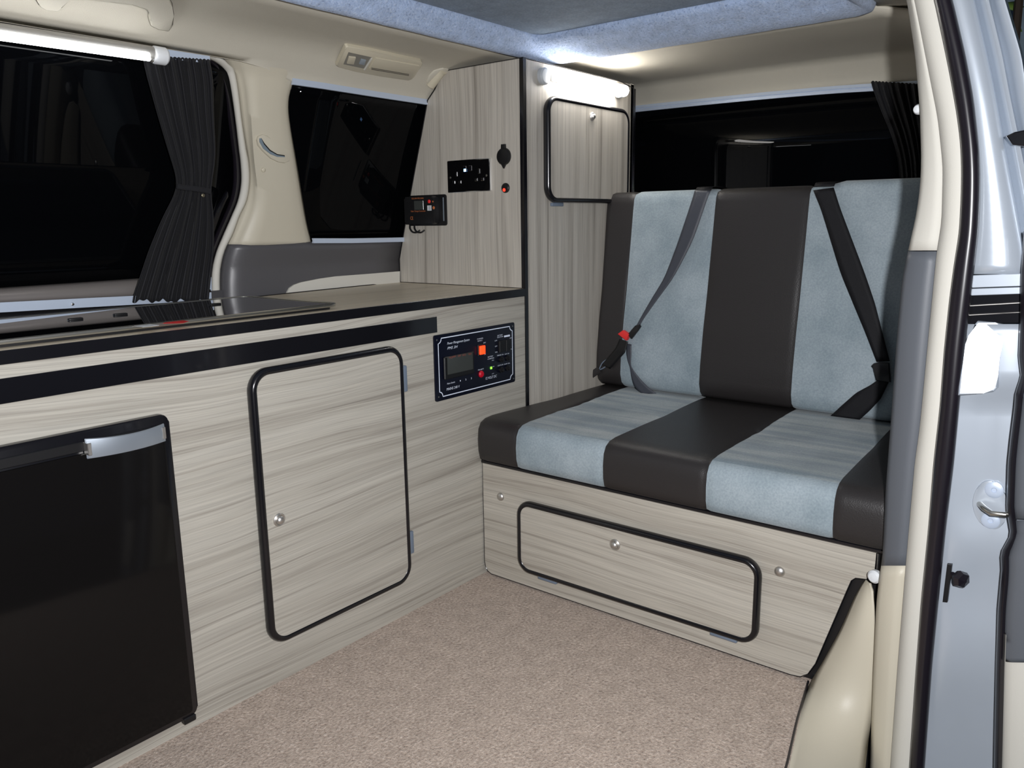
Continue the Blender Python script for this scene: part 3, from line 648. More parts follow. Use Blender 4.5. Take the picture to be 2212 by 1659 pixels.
for k in range(17):
    t = k/16; x = lerp(-.947, -.822, t); bow = .012*4*t*(1-t); y0 = -.026 - bow
    ztop = .577 - .0050*4*t*(1-t)*.6 - .002*t
    rows.append([(x, y0+.002, .5445), (x, y0, .5455), (x, y0-.0015, .560), (x, y0, ztop-.001), (x, y0+.002, ztop), (x, y0+.004, ztop-.001), (x, y0+.0035, .560), (x, y0+.004, .5455), (x, y0+.002, .5445)])
loft(bm, rows); hd = finish('handle', bm, mat('silver grey handle', (.33, .37, .42), rough=.36, metal=.6), fr)
for x in (-.944, -.825):
    bm = BM(); box(bm, x-.003, x+.003, -.030, -.015, .550, .570, .001, 1); finish('handle_post', bm, M['nickel'], hd)

# ================================================================== POWER PANEL (kitchen front)
pm = thing('control_panel', 'dark blue power management panel with switches and meter on cabinet', 'control panel', (0, 0, .56))
def Z4(X, Y, y=-.004): return PX(930+X/8.73, 690+Y/8.73, y=y)
tl, br = Z4(62, 300), Z4(1600, 1180); tr_, bl_ = Z4(1580, 60), Z4(108, 1552)
PX0, PX1, PZ0, PZ1 = (tl.x+bl_.x)/2, (tr_.x+br.x)/2, (bl_.z+br.z)/2, (tl.z+tr_.z)/2
bm = BM(); prism(bm, [(x, -.0003, z) for x, z in rrect(PX0, PX1, PZ0, PZ1, .005, 4)], (0, -.004, 0), .0008); finish('plate', bm, M['navy'], pm)
Wp, Hp = PX1-PX0, PZ1-PZ0
def pp(u, v, y=-.0043): return Vector((PX0+u*Wp, y, PZ0+v*Hp))   # u, v as parts of the plate
def uv(X, Y):
    p = Z4(X, Y, -.0043); return ((p.x-PX0)/Wp, (p.z-PZ0)/Hp)
# white outline with scooped corners
fu0, fu1, fv0, fv1 = .042, .965, .062, .945; su, sv = .035, .075
line = []
for cx, cy, a0, sx_, sy_ in ((fu1, fv1, 180, 1, 1), (fu0, fv1, 270, -1, 1), (fu0, fv0, 0, -1, -1), (fu1, fv0, 90, 1, -1)):
    for k in range(7):
        if (cx, cy) == (fu1, fv1): a = math.radians(270 - 90*k/6)
        elif (cx, cy) == (fu0, fv1): a = math.radians(360 - 90*k/6)
        elif (cx, cy) == (fu0, fv0): a = math.radians(90 - 90*k/6)
        else: a = math.radians(180 - 90*k/6)
        line.append(pp(cx+su*math.cos(a), cy+sv*math.sin(a)))
bm = BM(); sweep(bm, line, (0, 1, 0), [(-.0011, -.0003), (.0011, -.0003), (.0011, .0003), (-.0011, .0003)]); finish('outline', bm, M['print'], pm, smooth=False)
def lab(_, s, X0, Y0, X1, Y1, shear=0.0, hh=None):
    """printed word from zoomed left end (baseline) to right end top"""
    u0, v0 = uv(X0, Y0); u1, v1 = uv(X1, Y1)
    bm = BM(); text(bm, s, pp(u0, v0), (1, 0, 0), (0, 0, 1), (u1-u0)*Wp, hh, shear); finish('lettering', bm, M['print'], pm, smooth=False)

lab(bm, 'Power Management System', 315, 492, 735, 430, .35, .0075)
lab(bm, 'PMS 3H', 315, 572, 512, 540, .35, .0062)
lab(bm, 'Mains Switch', 312, 1228, 460, 1195, .1, .0037)
lab(bm, 'MAINS 240 V', 303, 1345, 550, 1295, .1, .0062)
lab(bm, '12 VOLT DC', 1040, 1138, 1245, 1095, 0, .0062)
lab(bm, 'CHARGER', 875, 385, 990, 362, 0, .0030); lab(bm, 'SUPPLY', 888, 422, 975, 402, 0, .0030)
lab(bm, 'OFF', 995, 455, 1040, 445, 0, .0028); lab(bm, 'ON', 1000, 672, 1038, 662, 0, .0028)
lab(bm, 'BATTERY', 1262, 318, 1358, 300, 0, .0030); lab(bm, 'SELECTION', 1256, 352, 1366, 335, 0, .0030)
lab(bm, 'CAR', 1208, 415, 1256, 405, 0, .0028); lab(bm, 'OFF', 1214, 522, 1256, 515, 0, .0028); lab(bm, 'VAN', 1214, 632, 1260, 622, 0, .0028)
lab(bm, 'OFF', 1490, 365, 1530, 355, 0, .0026); lab(bm, 'ON', 1492, 575, 1528, 565, 0, .0028)
lab(bm, 'FRIDGE 10A', 1256, 694, 1376, 675, 0, .0030); lab(bm, 'AUX 10A', 1396, 668, 1482, 655, 0, .0030)
lab(bm, 'LIGHTS 10A', 1264, 885, 1372, 868, 0, .0030); lab(bm, 'PUMP 10A', 1388, 858, 1496, 842, 0, .0030)
lab(bm, 'BATTERY', 1080, 722, 1178, 705, 0, .0030); lab(bm, 'CONDITION', 1074, 762, 1196, 742, 0, .0030)
lab(bm, 'HIGH', 1156, 782, 1196, 775, 0, .0022); lab(bm, 'OK', 1168, 900, 1205, 893, 0, .0024); lab(bm, 'LOW', 1158, 1034, 1196, 1027, 0, .0022)
lab(bm, 'POLARITY', 895, 968, 1004, 948, 0, .0032)
lab(bm, '1', 555, 1172, 568, 1168, 0, .0036); lab(bm, '2', 655, 1150, 674, 1144, 0, .0042); lab(bm, '3', 760, 1128, 777, 1122, 0, .0042)
def plate(name, X0, Y0, X1, Y1, d, m, root=pm, r=.0006, y=-.0042):
    u0, v0 = uv(X0, Y0); u1, v1 = uv(X1, Y1); bm = BM(); a, b_ = pp(min(u0, u1), min(v0, v1), y), pp(max(u0, u1), max(v0, v1), y)
    box(bm, a.x, b_.x, y-d, y, a.z, b_.z, r, 1); return finish(name, bm, m, root)
mt = plate('meter', 240, 1140, 790, 600, .006, M['black'], r=.002)
u0, v0 = uv(285, 1062); u1, v1 = uv(755, 620)
bm = BM(); a, b_ = pp(u0, uv(285, 1040)[1], -.0102), pp(u1, uv(755, 620)[1], -.0102); box(bm, a.x, b_.x, -.0118, -.0102, a.z, b_.z, .0005, 1); finish('meter_window', bm, M['screen'], mt)
bm = BM()
for k, (X, Y) in enumerate(((310, 725), (370, 705), (468, 690), (560, 675), (668, 655))):
    u_, v_ = uv(X, Y); text(bm, ('MCB', '40A', '230V', 'RCD', '30mA')[k], pp(u_, v_ - .01, -.0119), (1, 0, 0), (0, 0, 1), .011, .0045)
finish('meter_marking', bm, M['print_red'], mt, smooth=False)
plate('rocker_surround', 885, 690, 1000, 455, .003, M['black'])
plate('rocker_switch', 905, 662, 995, 486, .007, M['lit_red'])
bm = BM(); u_, v_ = uv(950, 1030); lathe(bm, pp(u_, v_), (0, -1, 0), [(.0085, 0), (.0085, .002), (.006, .005), (.001, .006)], 20); finish('polarity_lamp', bm, M['lit_dim'], pm)
plate('green_indicator', 1126, 940, 1156, 888, .0015, M['lit_green'])
plate('white_flag', 1388, 338, 1492, 285, .0004, M['print'])
for X0, Y0, X1, Y1 in ((1275, 620, 1385, 385), (1400, 600, 1482, 370)): plate('toggle_switch', X0, Y0, X1, Y1, .006, M['black'])
for X, Y in ((1325, 755), (1445, 725), (1325, 950), (1445, 915)):
    u_, v_ = uv(X, Y); bm = BM(); lathe(bm, pp(u_, v_), (0, -1, 0), [(.0075, 0), (.0075, .004), (.0045, .005), (.0045, .009), (.003, .010)], 18); finish('fuse_button', bm, M['black'], pm)
for u_, v_ in ((.028, .93), (.97, .94), (.03, .07), (.975, .06)):
    bm = BM(); lathe(bm, pp(u_, v_), (0, -1, 0), [(.002, 0), (.002, .0006), (.0008, .0010)], 12); finish('screw', bm, M['steel'], pm)

# ================================================================== TALL CUPBOARD
XT = .188; TZ = 1.287
tc = thing('tall_cupboard', 'tall pale driftwood cupboard with black edges beside the bench', 'cupboard', (.45, .2, 0))
side = [(0, .7235), (0, TZ), (.262, TZ), (.270, 1.281), (.300, 1.243), (.327, 1.219), (.353, 1.137), (.406, .974), (.441, .861), (.462, .79), (.463, .7235)]
bm = BM(); prism(bm, [(XT, y, z) for y, z in side], (.018, 0, 0)); finish('side_board', bm, M['wood_zy'], tc, smooth=False)
bm = BM(); box(bm, XT+.017, .728, 0, .018, .0, TZ-.002) ; 
finish('front_board', bm, M['wood_zx'], tc, smooth=False)
bm = BM(); prism(bm, [(.712, y, z) for y, z in side], (.016, 0, 0)); finish('far_side', bm, M['wood_zy'], tc, smooth=False)
bm = BM(); prism(bm, [(XT-.0015, -.0025, .004), (XT+.011, -.0025, .004), (XT+.011, -.0025, TZ+.001), (XT-.0015, -.0025, TZ+.001)], (0, .0125, 0), .001); finish('corner_edging', bm, M['edge'], tc)
bm = BM(); box(bm, .722, .736, -.003, .012, .30, TZ-.012, .001, 1); finish('right_edging', bm, M['edge'], tc)
bm = BM(); sweep(bm, [(XT, y, z) for y, z in side[1:]], (1, 0, 0), ell(.0013, .003, 6), closed=False); finish('side_edging', bm, M['edge'], tc)
bm = BM(); sweep(bm, [(XT, 0, TZ), (.62, 0, TZ), (.66, 0, TZ-.002), (.728, 0, TZ-.012)], (0, 1, 0), ell(.0012, .002, 6), closed=False); finish('top_edging', bm, M['edge'], tc)
cr_ = rrect(.276, .672, .948, 1.2015, .034, 8)
bm = BM(); prism(bm, [(x, -.002, z) for x, z in cr_], (0, -.0155, 0)); cd = finish('door', bm, M['wood_zx'], tc, smooth=False)
edge_frame('edging', [(x, -.0095, z) for x, z in cr_], (0, 1, 0), cd, .0075, .0105)
knob(cd, (.474, -.017, 1.172), (0, -1, 0), .0115)
bm = BM(); box(bm, .300, .352, -.009, -.0002, .931, .9405, .002, 2); finish('hinge', bm, M['hinge'], tc)

# ---- twin socket, charge controller, 12 V socket, light switch on the side board
def PS(px, py, d=0): return PX(px, py, x=XT-d)
sk = thing('power_socket', 'black twin mains socket with chrome edge on the tall cupboard', 'power socket', (XT, .18, 1.02))
a, b_ = PS(969, 348), PS(1062, 414); Y0, Y1, Z0, Z1 = b_.y, a.y, PS(971, 417).z, a.z
bm = BM(); prism(bm, [(XT-.0002, y, z) for y, z in rrect(Y0, Y1, Z0, Z1, .003, 4)], (-.006, 0, 0), .0015, 2); finish('plate', bm, M['chrome'], sk)
bm = BM(); prism(bm, [(XT-.0063, y, z) for y, z in rrect(Y0+.0025, Y1-.0025, Z0+.0025, Z1-.0025, .002, 3)], (-.0006, 0, 0)); finish('face', bm, mat('black nickel', (.02, .02, .022), rough=.05, metal=.8), sk)
yc, zc = (Y0+Y1)/2, (Z0+Z1)/2
for s in (-1, 1):
    for dy, dz, w_, h in ((0, .008, .0035, .009), (-.011, -.013, .007, .0045), (.011, -.013, .007, .0045)):
        bm = BM(); y = yc + s*.040 + dy; z = zc + dz - (.002 if s > 0 else -.002); box(bm, XT-.0085, XT-.0068, y-w_/2-.0015, y+w_/2+.0015, z-h/2-.0015, z+h/2+.0015, .0004, 1); p_ = finish('pin_hole', bm, M['chrome'], sk)
        bm = BM(); box(bm, XT-.0090, XT-.0085, y-w_/2, y+w_/2, z-h/2, z+h/2); finish('opening', bm, M['black'], p_)
    bm = BM(); lathe(bm, (XT-.0068, yc+s*.064, zc-.002), (-1, 0, 0), [(.003, 0), (.003, .001), (.001, .0015)], 14); finish('screw', bm, M['steel'], sk)
for s in (-1, 1):
    bm = BM(); y = yc + s*.010; box(bm, XT-.0095, XT-.0068, y-.006, y+.006, zc+.012, zc+.026, .001, 1); finish('rocker', bm, M['gloss'], sk)
bm = BM(); box(bm, XT-.0102, XT-.0095, yc+.004, yc+.012, zc+.011, zc+.018, .0003, 1); finish('blue_light', bm, M['lit_blue'], sk)

sc_ = thing('charge_controller', 'black solar charge controller box with small label on tall cupboard', 'charge controller', (XT, .34, .94))
a, b_ = PS(884, 424), PS(967, 486); CY0, CY1, CZ0, CZ1 = b_.y, a.y, PS(885, 488).z, PS(884, 423).z
bm = BM(); prism(bm, [(XT-.0002, y, z) for y, z in rrect(CY0, CY1, CZ0, CZ1, .007, 5)], (-.003, 0, 0), .001); finish('mounting_plate', bm, M['black'], sc_)
bm = BM(); prism(bm, [(XT-.0033, y, z) for y, z in rrect(CY0+.030, CY1-.002, CZ0+.004, CZ1-.004, .006, 5)], (-.020, 0, 0), .004, 3); finish('case', bm, mat('satin black case', (.013, .013, .014), rough=.3), sc_)
def ZC(X, Y, d=.0236): return PX(875+X/18.43, 410+Y/18.43, x=XT-d)
bm = BM(); 
a, b_ = ZC(370, 800), ZC(720, 430); box(bm, XT-.0240, XT-.0233, b_.y, a.y, a.z, b_.z, .0002, 1); finish('display', bm, M['screen'], sc_)
def ltr(*a):
    bm = BM(); text(bm, *a); finish('lettering', bm, M['print_or'], sc_, smooth=False)
a = ZC(262, 400); ltr( 'SOLAR-MK(10A)', a, (0, -1, 0), (0, 0, 1), a.y-ZC(740, 380).y, .0055)
a = ZC(238, 905); ltr('Solar Charge Controller', a, (0, -1, 0), (0, 0, 1), a.y-ZC(820, 880).y, .0055)
a = ZC(212, 1195); ltr('CE', a, (0, -1, 0), (0, 0, 1), a.y-ZC(325, 1190).y, .0090)
bm = BM(); lathe(bm, ZC(965, 465, .0234), (-1, 0, 0), [(.0050, 0), (.0050, .0015), (.003, .003), (.0005, .0033)], 18); finish('red_button', bm, M['red'], sc_)
bm = BM(); a, b_ = ZC(890, 830), ZC(1045, 622); box(bm, XT-.0238, XT-.0233, b_.y, a.y, a.z, b_.z); lb = finish('battery_symbol', bm, M['white'], sc_, smooth=False)
bm = BM()
for k in range(4):
    a = ZC(930, 660+k*42, .0241); b_ = ZC(1015, 640+k*42, .0241); box(bm, XT-.0240, XT-.0238, b_.y, a.y, a.z-.0006, a.z+.0006)
finish('symbol_bars', bm, M['hinge'], lb, smooth=False)
for X, Y, r_ in ((1140, 715, .0042), (1108, 470, .0022)):
    bm = BM(); lathe(bm, ZC(X, Y, .0233), (-1, 0, 0), [(r_, 0), (r_*.9, .0006), (r_*.2, .0007)], 16); finish('orange_dot', bm, M['print_or'], sc_)
bm = BM(); a, b_ = ZC(1345, 1290), ZC(1420, 260); box(bm, XT-.0222, XT-.0205, (a.y+b_.y)/2-.0135, (a.y+b_.y)/2-.0095, a.z+.003, b_.z-.003, .0008, 2); finish('edge_rib', bm, mat('grey rib', (.16, .19, .22), rough=.3), sc_)
for dx in (0, .018):
    q = [(XT-.008, .405-dx, CZ0+.006), (XT-.012, .402-dx, CZ0-.008), (XT-.012, .392-dx, CZ0-.018), (XT-.009, .378-dx, CZ0-.019), (XT-.004, .370-dx, CZ0-.012)]
    bm = BM(); sweep(bm, resamp(q, 14), (1, 0, 0), ell(.0024, .0024, 8), closed=False); finish('cable', bm, M['black'], sc_)

s12 = thing('accessory_socket', 'round black capped accessory socket above the small red light', 'socket', PS(1090, 338))
c_ = PS(1090, 338); bm = BM(); lathe(bm, c_, (-1, 0, 0), [(.0215, .0002), (.0215, .005), (.0195, .008), (.016, .0085), (.004, .010), (.0005, .010)], 30); finish('cap', bm, M['black'], s12)
bm = BM(); prism(bm, [(XT-.001, c_.y-.007, c_.z+.014), (XT-.001, c_.y+.007, c_.z+.014), (XT-.001, c_.y+.006, c_.z+.030), (XT-.001, c_.y-.006, c_.z+.030)], (-.006, 0, 0), .001); finish('strap', bm, M['black'], s12)
bm = BM(); prism(bm, [(XT-.001, c_.y-.008, c_.z-.017), (XT-.001, c_.y, c_.z-.030), (XT-.001, c_.y+.008, c_.z-.017)], (-.006, 0, 0), .001); finish('pull_tab', bm, M['black'], s12)
c_ = PS(1093, 406); ls = thing('indicator_switch', 'small round black switch glowing red on the tall cupboard', 'switch', c_)
bm = BM(); lathe(bm, c_, (-1, 0, 0), [(.0125, .0002), (.0125, .003), (.010, .006), (.0005, .007)], 24); finish('button', bm, M['black'], ls)
bm = BM(); lathe(bm, c_ + Vector((-.0055, .001, -.005)), (-1, 0, 0), [(.0045, 0), (.0040, .0018), (.0005, .0022)], 14); finish('red_light', bm, M['lit_led'], ls)

# ================================================================== LIGHTS IN THE VAN
sl = thing('strip_light', 'short glowing white strip light on tall cupboard above its door', 'light', (.46, -.02, 1.25))
bm = BM(); A, B = Vector((.300, -.031, 1.2535)), Vector((.622, -.031, 1.2535)); pts = []
n = 20; rings = []
bm = BM(); sweep(bm, [A.lerp(B, k/n) for k in range(n+1)], (0, 0, 1), [(.0155*math.cos(a), .0155*math.sin(a)) for a in [2*math.pi*k/16 for k in range(16)]], closed=False); finish('diffuser', bm, M['tube'], sl)
bm = BM(); box(bm, .305, .618, -.016, -.0003, 1.245, 1.262, .002, 1); finish('back_plate', bm, M['white'], sl)
bm = BM(); lathe(bm, (.268, -.0003, 1.2525), (0, -1, 0), [(.021, 0), (.021, .010), (.017, .014), (.005, .016), (.0005, .016)], 28); finish('switch_housing', bm, mat('pale grey plastic', (.40, .42, .44), rough=.4), sl)
bm = BM(); lathe(bm, (.635, -.012, 1.250), (1, 0, 0), [(.013, -.014), (.013, 0), (.009, .004), (.0005, .005)], 20); finish('end_cap', bm, M['white'], sl)

lt = thing('tube_light', 'long glowing white tube light along the top of the left window', 'light', (-.8, .3, 1.235))
def SY(px, py, y): return PX(px, py, y=y)
a0, a1 = SY(-400, 3, .300), SY(328, 117, .300); yc = .300
Pa, Pb = SY(-400, 6, yc), SY(336, 116, yc)
bm = BM(); sweep(bm, [Pa.lerp(Pb, k/12) for k in range(13)], (0, 0, 1), [(.0125*math.cos(a), .0125*math.sin(a)) for a in [2*math.pi*k/16 for k in range(16)]], closed=False); finish('housing', bm, mat('grey satin tube', (.34, .33, .31), rough=.3, metal=.3), lt)
Qa, Qb = SY(-400, 20, yc-.012), SY(322, 123, yc-.012)
bm = BM(); sweep(bm, [Qa.lerp(Qb, k/12) for k in range(13)], (0, 0, 1), ell(.006, .008, 12), closed=False); finish('diffuser', bm, M['tube2'], lt)
c_ = SY(336, 119, yc); bm = BM(); lathe(bm, c_+Vector((-.006, 0, 0)), (1, 0, 0), [(.015, 0), (.017, .003), (.017, .024), (.014, .028), (.0005, .029)], 28); finish('end_bracket', bm, M['white'], lt)
bm = BM(); sweep(bm, [c_+Vector((.006, 0, .01)), c_+Vector((.006, .02, .012)), c_+Vector((.006, .045, .006))], (1, 0, 0), ell(.006, .006, 8), closed=False); finish('bracket_arm', bm, M['white'], lt)
bm = BM(); lathe(bm, c_+Vector((-.012, -.008, -.014)), (-1, -.5, .5), [(.004, 0), (.004, .008), (.002, .010)], 10); finish('switch', bm, M['nickel'], lt)

# ================================================================== CURTAIN TRACKS AND CURTAINS
def track(name, pts, off, h, m, lab, d=.006):
    bm = BM(); P = [S(*p, off) for p in pts]; 
    sweep(bm, P, (0, 1, 0), [(-h/2, -d/2), (-h/2, d/2), (-h/2+.001, d/2+.0008), (-h*.12, d/2-.001), (h*.12, d/2-.001), (h/2-.001, d/2+.0008), (h/2, d/2), (h/2, -d/2)], closed=False)
    o = settle(finish(name, bm, m, ang=30)); tag(o, lab, 'curtain track', 'curtain tracks round the windows'); return o
track('curtain_track', [(355, 115), (380, 119), (420, 124), (452, 128)], -.002, .018, M['alu'], 'short white curtain track end above the gathered black curtain')
track('curtain_track', [(-400, 699), (-100, 671), (0, 664), (200, 653), (392, 643), (455, 640)], -.004, .019, M['alu'], 'long pale curtain track along the foot of the left window', .008)
bm = BM(); lathe(bm, S(157, 657, -.012), (0, -1, 0), [(.003, 0), (.003, .001), (.001, .002)], 12); o = settle(finish('screw', bm, M['chrome'])); tag(o, 'tiny screw head in the lower left curtain track', 'screw')
track('curtain_track', [(631, 176), (700, 186), (800, 202), (924, 221)], -.003, .014, M['alu'], 'white curtain track along the top of the small rear side window', .007)
track('curtain_track', [(676, 520), (760, 520), (900, 517)], -.010, .0125, M['alu'], 'white curtain track along the foot of the small rear side window', .007)
bm = BM(); P = [PX(*p, x=.985) for p in ((1368, 236), (1500, 222), (1650, 207), (1800, 194), (1900, 188), (2010, 181))]; P = [P[0]+Vector((0, .3, .0))] + P
sweep(bm, resamp(P, 20), (-1, 0, 0), [(-.010, -.004), (-.010, .004), (-.002, .0055), (0, .003), (.002, .0055), (.010, .004), (.010, -.004)], closed=False)
tag(settle(finish('curtain_track', bm, M['alu'], ang=30)), 'white curtain track along the top of the tailgate window', 'curtain track', 'curtain tracks round the windows')

def curtain(name, L, Rr, off, proj, folds, amp, lab, rows=60, cols=110, hem=3.0):
    """L, Rr: left and right edge as (py, px)"""
    bm = BM(); g = []
    y0, y1 = L[0][0], L[-1][0]; ph = [R.uniform(-.5, .5) for _ in range(folds+2)]
    for i in range(rows+1):
        t = i/rows; py = lerp(y0, y1, t); a, b_ = smooth_curve(L, py), smooth_curve(Rr, py); wd = b_-a; row = []
        for j in range(cols+1):
            s = j/cols; ss = s + .012*math.sin(9*s+3*t)
            f = math.sin(2*math.pi*folds*ss + .6*math.sin(5*s)) ; f2 = math.sin(2*math.pi*folds*.43*ss+1.3)
            am = amp*(.35 + .65*min(1, wd/150))
            dpy = 0
            if i == 0: dpy = -hem*abs(f)
            if i == rows: dpy = hem*.8*f + hem*f2
            row.append(proj(a + wd*s, py+dpy+(s-.5)*curve([(y0, 10), (y1, 0)], py), off + am*(f*.6 + f2*.4)))
        g.append(row)
    loft(bm, g); return bm
cu = thing('curtain', 'black pleated curtain tied at its waist by the left window', 'curtain', S(380, 400, -.01))
Lc = [(126, 308), (160, 315), (250, 340), (330, 364), (380, 380), (400, 383), (420, 379), (470, 352), (540, 322), (600, 302), (635, 290), (650, 284)]
Rc = [(126, 452), (160, 460), (250, 462), (330, 466), (380, 460), (400, 455), (420, 456), (470, 462), (540, 462), (600, 455), (635, 452), (650, 450)]
bm = curtain('c', Lc, Rc, -.018, S, 9, .011, '')
solid(finish('cloth', bm, M['curtain'], cu, ang=80), .0012)
tb = [S(px, py, -.030) for px, py in ((382, 402), (395, 405), (415, 407), (436, 410), (455, 414))]
bm = BM(); sweep(bm, resamp(tb, 16), (0, 1, 0), ell(.006, .003, 10), closed=False); finish('tie_back', bm, M['curtain'], cu)
bm = BM(); lathe(bm, S(438, 422, -.030), (0, -1, 0), [(.004, 0), (.004, .002), (.002, .003)], 12); finish('tie_button', bm, mat('dull brass', (.25, .22, .15), rough=.4, metal=.8), cu)
cu2 = thing('curtain', 'black curtain hanging at the right end of the tailgate window', 'curtain', PX(1950, 260, x=.96))
bm = curtain('c', [(190, 1880), (250, 1903), (300, 1925), (350, 1940), (440, 1948)], [(190, 2040), (250, 2040), (300, 2040), (350, 2040), (440, 2040)], 0, lambda px, py, o_: PX(px, py-8, x=.965+o_), 10, .010, '', rows=30, cols=90)
solid(finish('cloth', bm, M['curtain'], cu2, ang=80), .0012)

# ================================================================== FITTINGS ON THE HEADLINING
vt = thing('roof_air_vent', 'cream rectangular air vent with round lamp in left headlining', 'air vent', S(818, 133, 0))
def VZ(X, Y): return S(720+X/8.508, 80+Y/8.508, 0)
_a, _b, _c = VZ(45, 492), VZ(230, 140), VZ(1400, 765)
VN = (_b-_a).cross(_c-_a).normalized()
if VN.z > 0: VN = -VN
def VP(X, Y):
    d = ray(720+X/8.508, 80+Y/8.508); return CP + d*((_a+VN*.004-CP).dot(VN)/d.dot(VN))
def inward(p, d):   # off the headlining into the van
    z = p.z; return p + Vector((0, -.55, -.83))*d
def patch(name, q, d0, d1, m, root, bev=.001, rnd=0):
    bm = BM(); P = [VP(*p) + VN*d0 for p in q]; prism(bm, P, VN*(d1-d0), bev); return finish(name, bm, m, root, ang=40)
outer = [(45, 492), (70, 440), (190, 190), (215, 150), (255, 135), (700, 215), (1150, 325), (1600, 420), (1625, 440), (1622, 480), (1480, 690), (1430, 745), (1370, 765), (900, 690), (400, 595), (90, 510)]
patch('frame', outer, -.004, .006, M['vent'], vt, .002)
patch('lamp_recess_shade', [(170, 455), (262, 235), (690, 330), (560, 540)], .006, .0066, mat('grey painted recess shade', (.23, .22, .19), rough=.5), vt, 0)  # raised grey patch paints the shade inside the lamp recess
patch('lamp_lens', [(228, 425), (262, 300), (390, 315), (352, 440)], .0066, .010, M['vent'], vt, .001)
patch('switch', [(452, 440), (490, 350), (580, 372), (548, 462)], .0066, .009, mat('blue grey plastic', (.30, .34, .38), rough=.4), vt, .001)
patch('divider', [(540, 548), (672, 335), (690, 338), (560, 552)], .006, .010, M['cream2'], vt, .001)
patch('louvre_panel', [(640, 525), (760, 330), (1560, 480), (1400, 668)], .006, .0085, M['vent'], vt, .001)
for k in range(2):
    patch('louvre_slot', [(680, 505+k*22), (1370, 628+k*20), (1365, 638+k*20), (676, 517+k*22)], .0085, .0089, mat('dark slot', (.12, .11, .09), rough=.8), vt, 0)
# grab handle over the window, far left
gh = thing('grab_handle', 'cream folding grab handle on the headlining at top left', 'grab handle', S(220, -20, 0))
hp = [(78, -60), (77, -8), (84, 4), (96, 11), (124, 14), (134, 6), (139, -10), (150, -22), (290, -4), (322, 7), (325, 18), (320, 34), (324, 46), (340, 54), (364, 58), (371, 48), (373, 24), (370, 4), (360, -14), (330, -32), (150, -62)]
_g = [S(84, 4), S(364, 58), S(322, -34)]; GN = (_g[1]-_g[0]).cross(_g[2]-_g[0]).normalized()
if GN.z > 0: GN = -GN
def GP(X, Y, d=0.0):
    q = ray(X, Y); return CP + q*((_g[0]+GN*d-CP).dot(GN)/q.dot(GN))
bm = BM(); P = [GP(*p, .002) for p in hp]; prism(bm, P, GN*.010, .004, 3); finish('grip', bm, M['head'], gh)
bm = BM(); P = [GP(*p, .0) for p in [(x-2+4*(x > 220), y+2) for x, y in hp]]; prism(bm, P, GN*.0035); finish('painted_gap_shadow', bm, mat('brown shadow gap', (.10, .085, .07), rough=.9), gh, smooth=False)  # brown outline under the grip paints its shadow gap
gh2 = thing('coat_hook', 'rounded cream handle end beside the top of the tall cupboard', 'hook', S(945, 170, 0))
q = [S(*p, -.008) for p in ((930, 186), (936, 178), (945, 166), (953, 156), (958, 152))]
bm = BM(); sweep(bm, resamp(q, 14), (0, -.5, -.8), ell(.0135, .010, 14), closed=False); finish('arm', bm, M['vent'], gh2)
q = [(921, 176), (926, 162), (938, 150), (957, 146), (968, 148), (962, 160), (944, 182), (934, 188)]
bm = BM(); P = [S(*p) for p in q]; prism(bm, P, Vector((0, -.55, -.83))*.004, .002); finish('mount', bm, M['head'], gh2)
# belt guide on the pillar trim
bg = thing('belt_guide', 'cream oval belt guide with curved slot on the window pillar', 'belt guide', S(588, 322, -.004))
def G4(X, Y): return (430+X/2.964, 100+Y/2.963)
q = [(363, 600), (372, 575), (400, 566), (430, 575), (455, 600), (490, 625), (540, 650), (568, 665), (578, 700), (570, 735), (540, 748), (500, 742), (450, 718), (400, 670), (372, 635)]
bm = BM(); P = [S(*G4(*p), -.001) for p in q]; prism(bm, P, (0, -.0065, 0), .0015, 2); finish('surround', bm, M['cream'], bg)
q = [(385, 590), (398, 588), (420, 625), (455, 665), (500, 692), (548, 702), (548, 710), (500, 708), (455, 690), (410, 655), (386, 612)]
bm = BM(); P = [S(*G4(*p), -.0078) for p in q]; prism(bm, P, (0, -.001, 0)); sl_ = finish('slot', bm, mat('blue grey slot', (.20, .25, .29), rough=.3), bg, smooth=False)
q = [(398, 588), (420, 623), (455, 663), (500, 690), (548, 698), (548, 704), (500, 696), (452, 669), (416, 628)]
bm = BM(); P = [S(*G4(*p), -.0090) for p in q]; prism(bm, P, (0, -.0006, 0)); finish('webbing_edge', bm, M['black'], bg, smooth=False)
bm = BM(); lathe(bm, S(569, 367, -.003), (0, -1, -.2), [(.0055, 0), (.0055, .002), (.003, .0035), (.0005, .004)], 18); finish('screw_cap', bm, M['vent'], tp)

# ================================================================== BENCH
bn = thing('bench_seat', 'striped blue grey and black bench seat on a driftwood base', 'bench', (.3, -.47, 0))
bo = [(-.003, .300), (-.003, .034), (-.006, .020), (-.013, .010), (-.024, .0045), (-.80, .0045), (-.818, .007), (-.832, .018), (-.845, .045), (-.893, .213), (-.899, .233), (-.906, .240), (-.925, .243), (-.938, .262), (-.938, .300)]
bm = BM(); prism(bm, [(.002, y, z) for y, z in bo], (.016, 0, 0)); finish('base_board', bm, M['wood_y'], bn, smooth=False)
bm = BM(); sweep(bm, [(.005, y, z) for y, z in bo], (1, 0, 0), ell(.0016, .004, 8)); finish('base_edging', bm, M['edge'], bn)
bm = BM(); box(bm, .03, .60, -.80, -.02, .005, .297); finish('base_box', bm, M['wood_y'], bn, smooth=False)
bm = BM(); box(bm, -.006, .62, -.955, -.004, .3005, .309, .002, 1); finish('base_top', bm, M['edge'], bn)
fl_ = rrect(-.7265, -.1305, .0545, .2245, .030, 8)
bm = BM(); prism(bm, [(.001, y, z) for y, z in fl_], (-.0155, 0, 0)); ff = finish('flap_door', bm, M['wood_y'], bn, smooth=False)
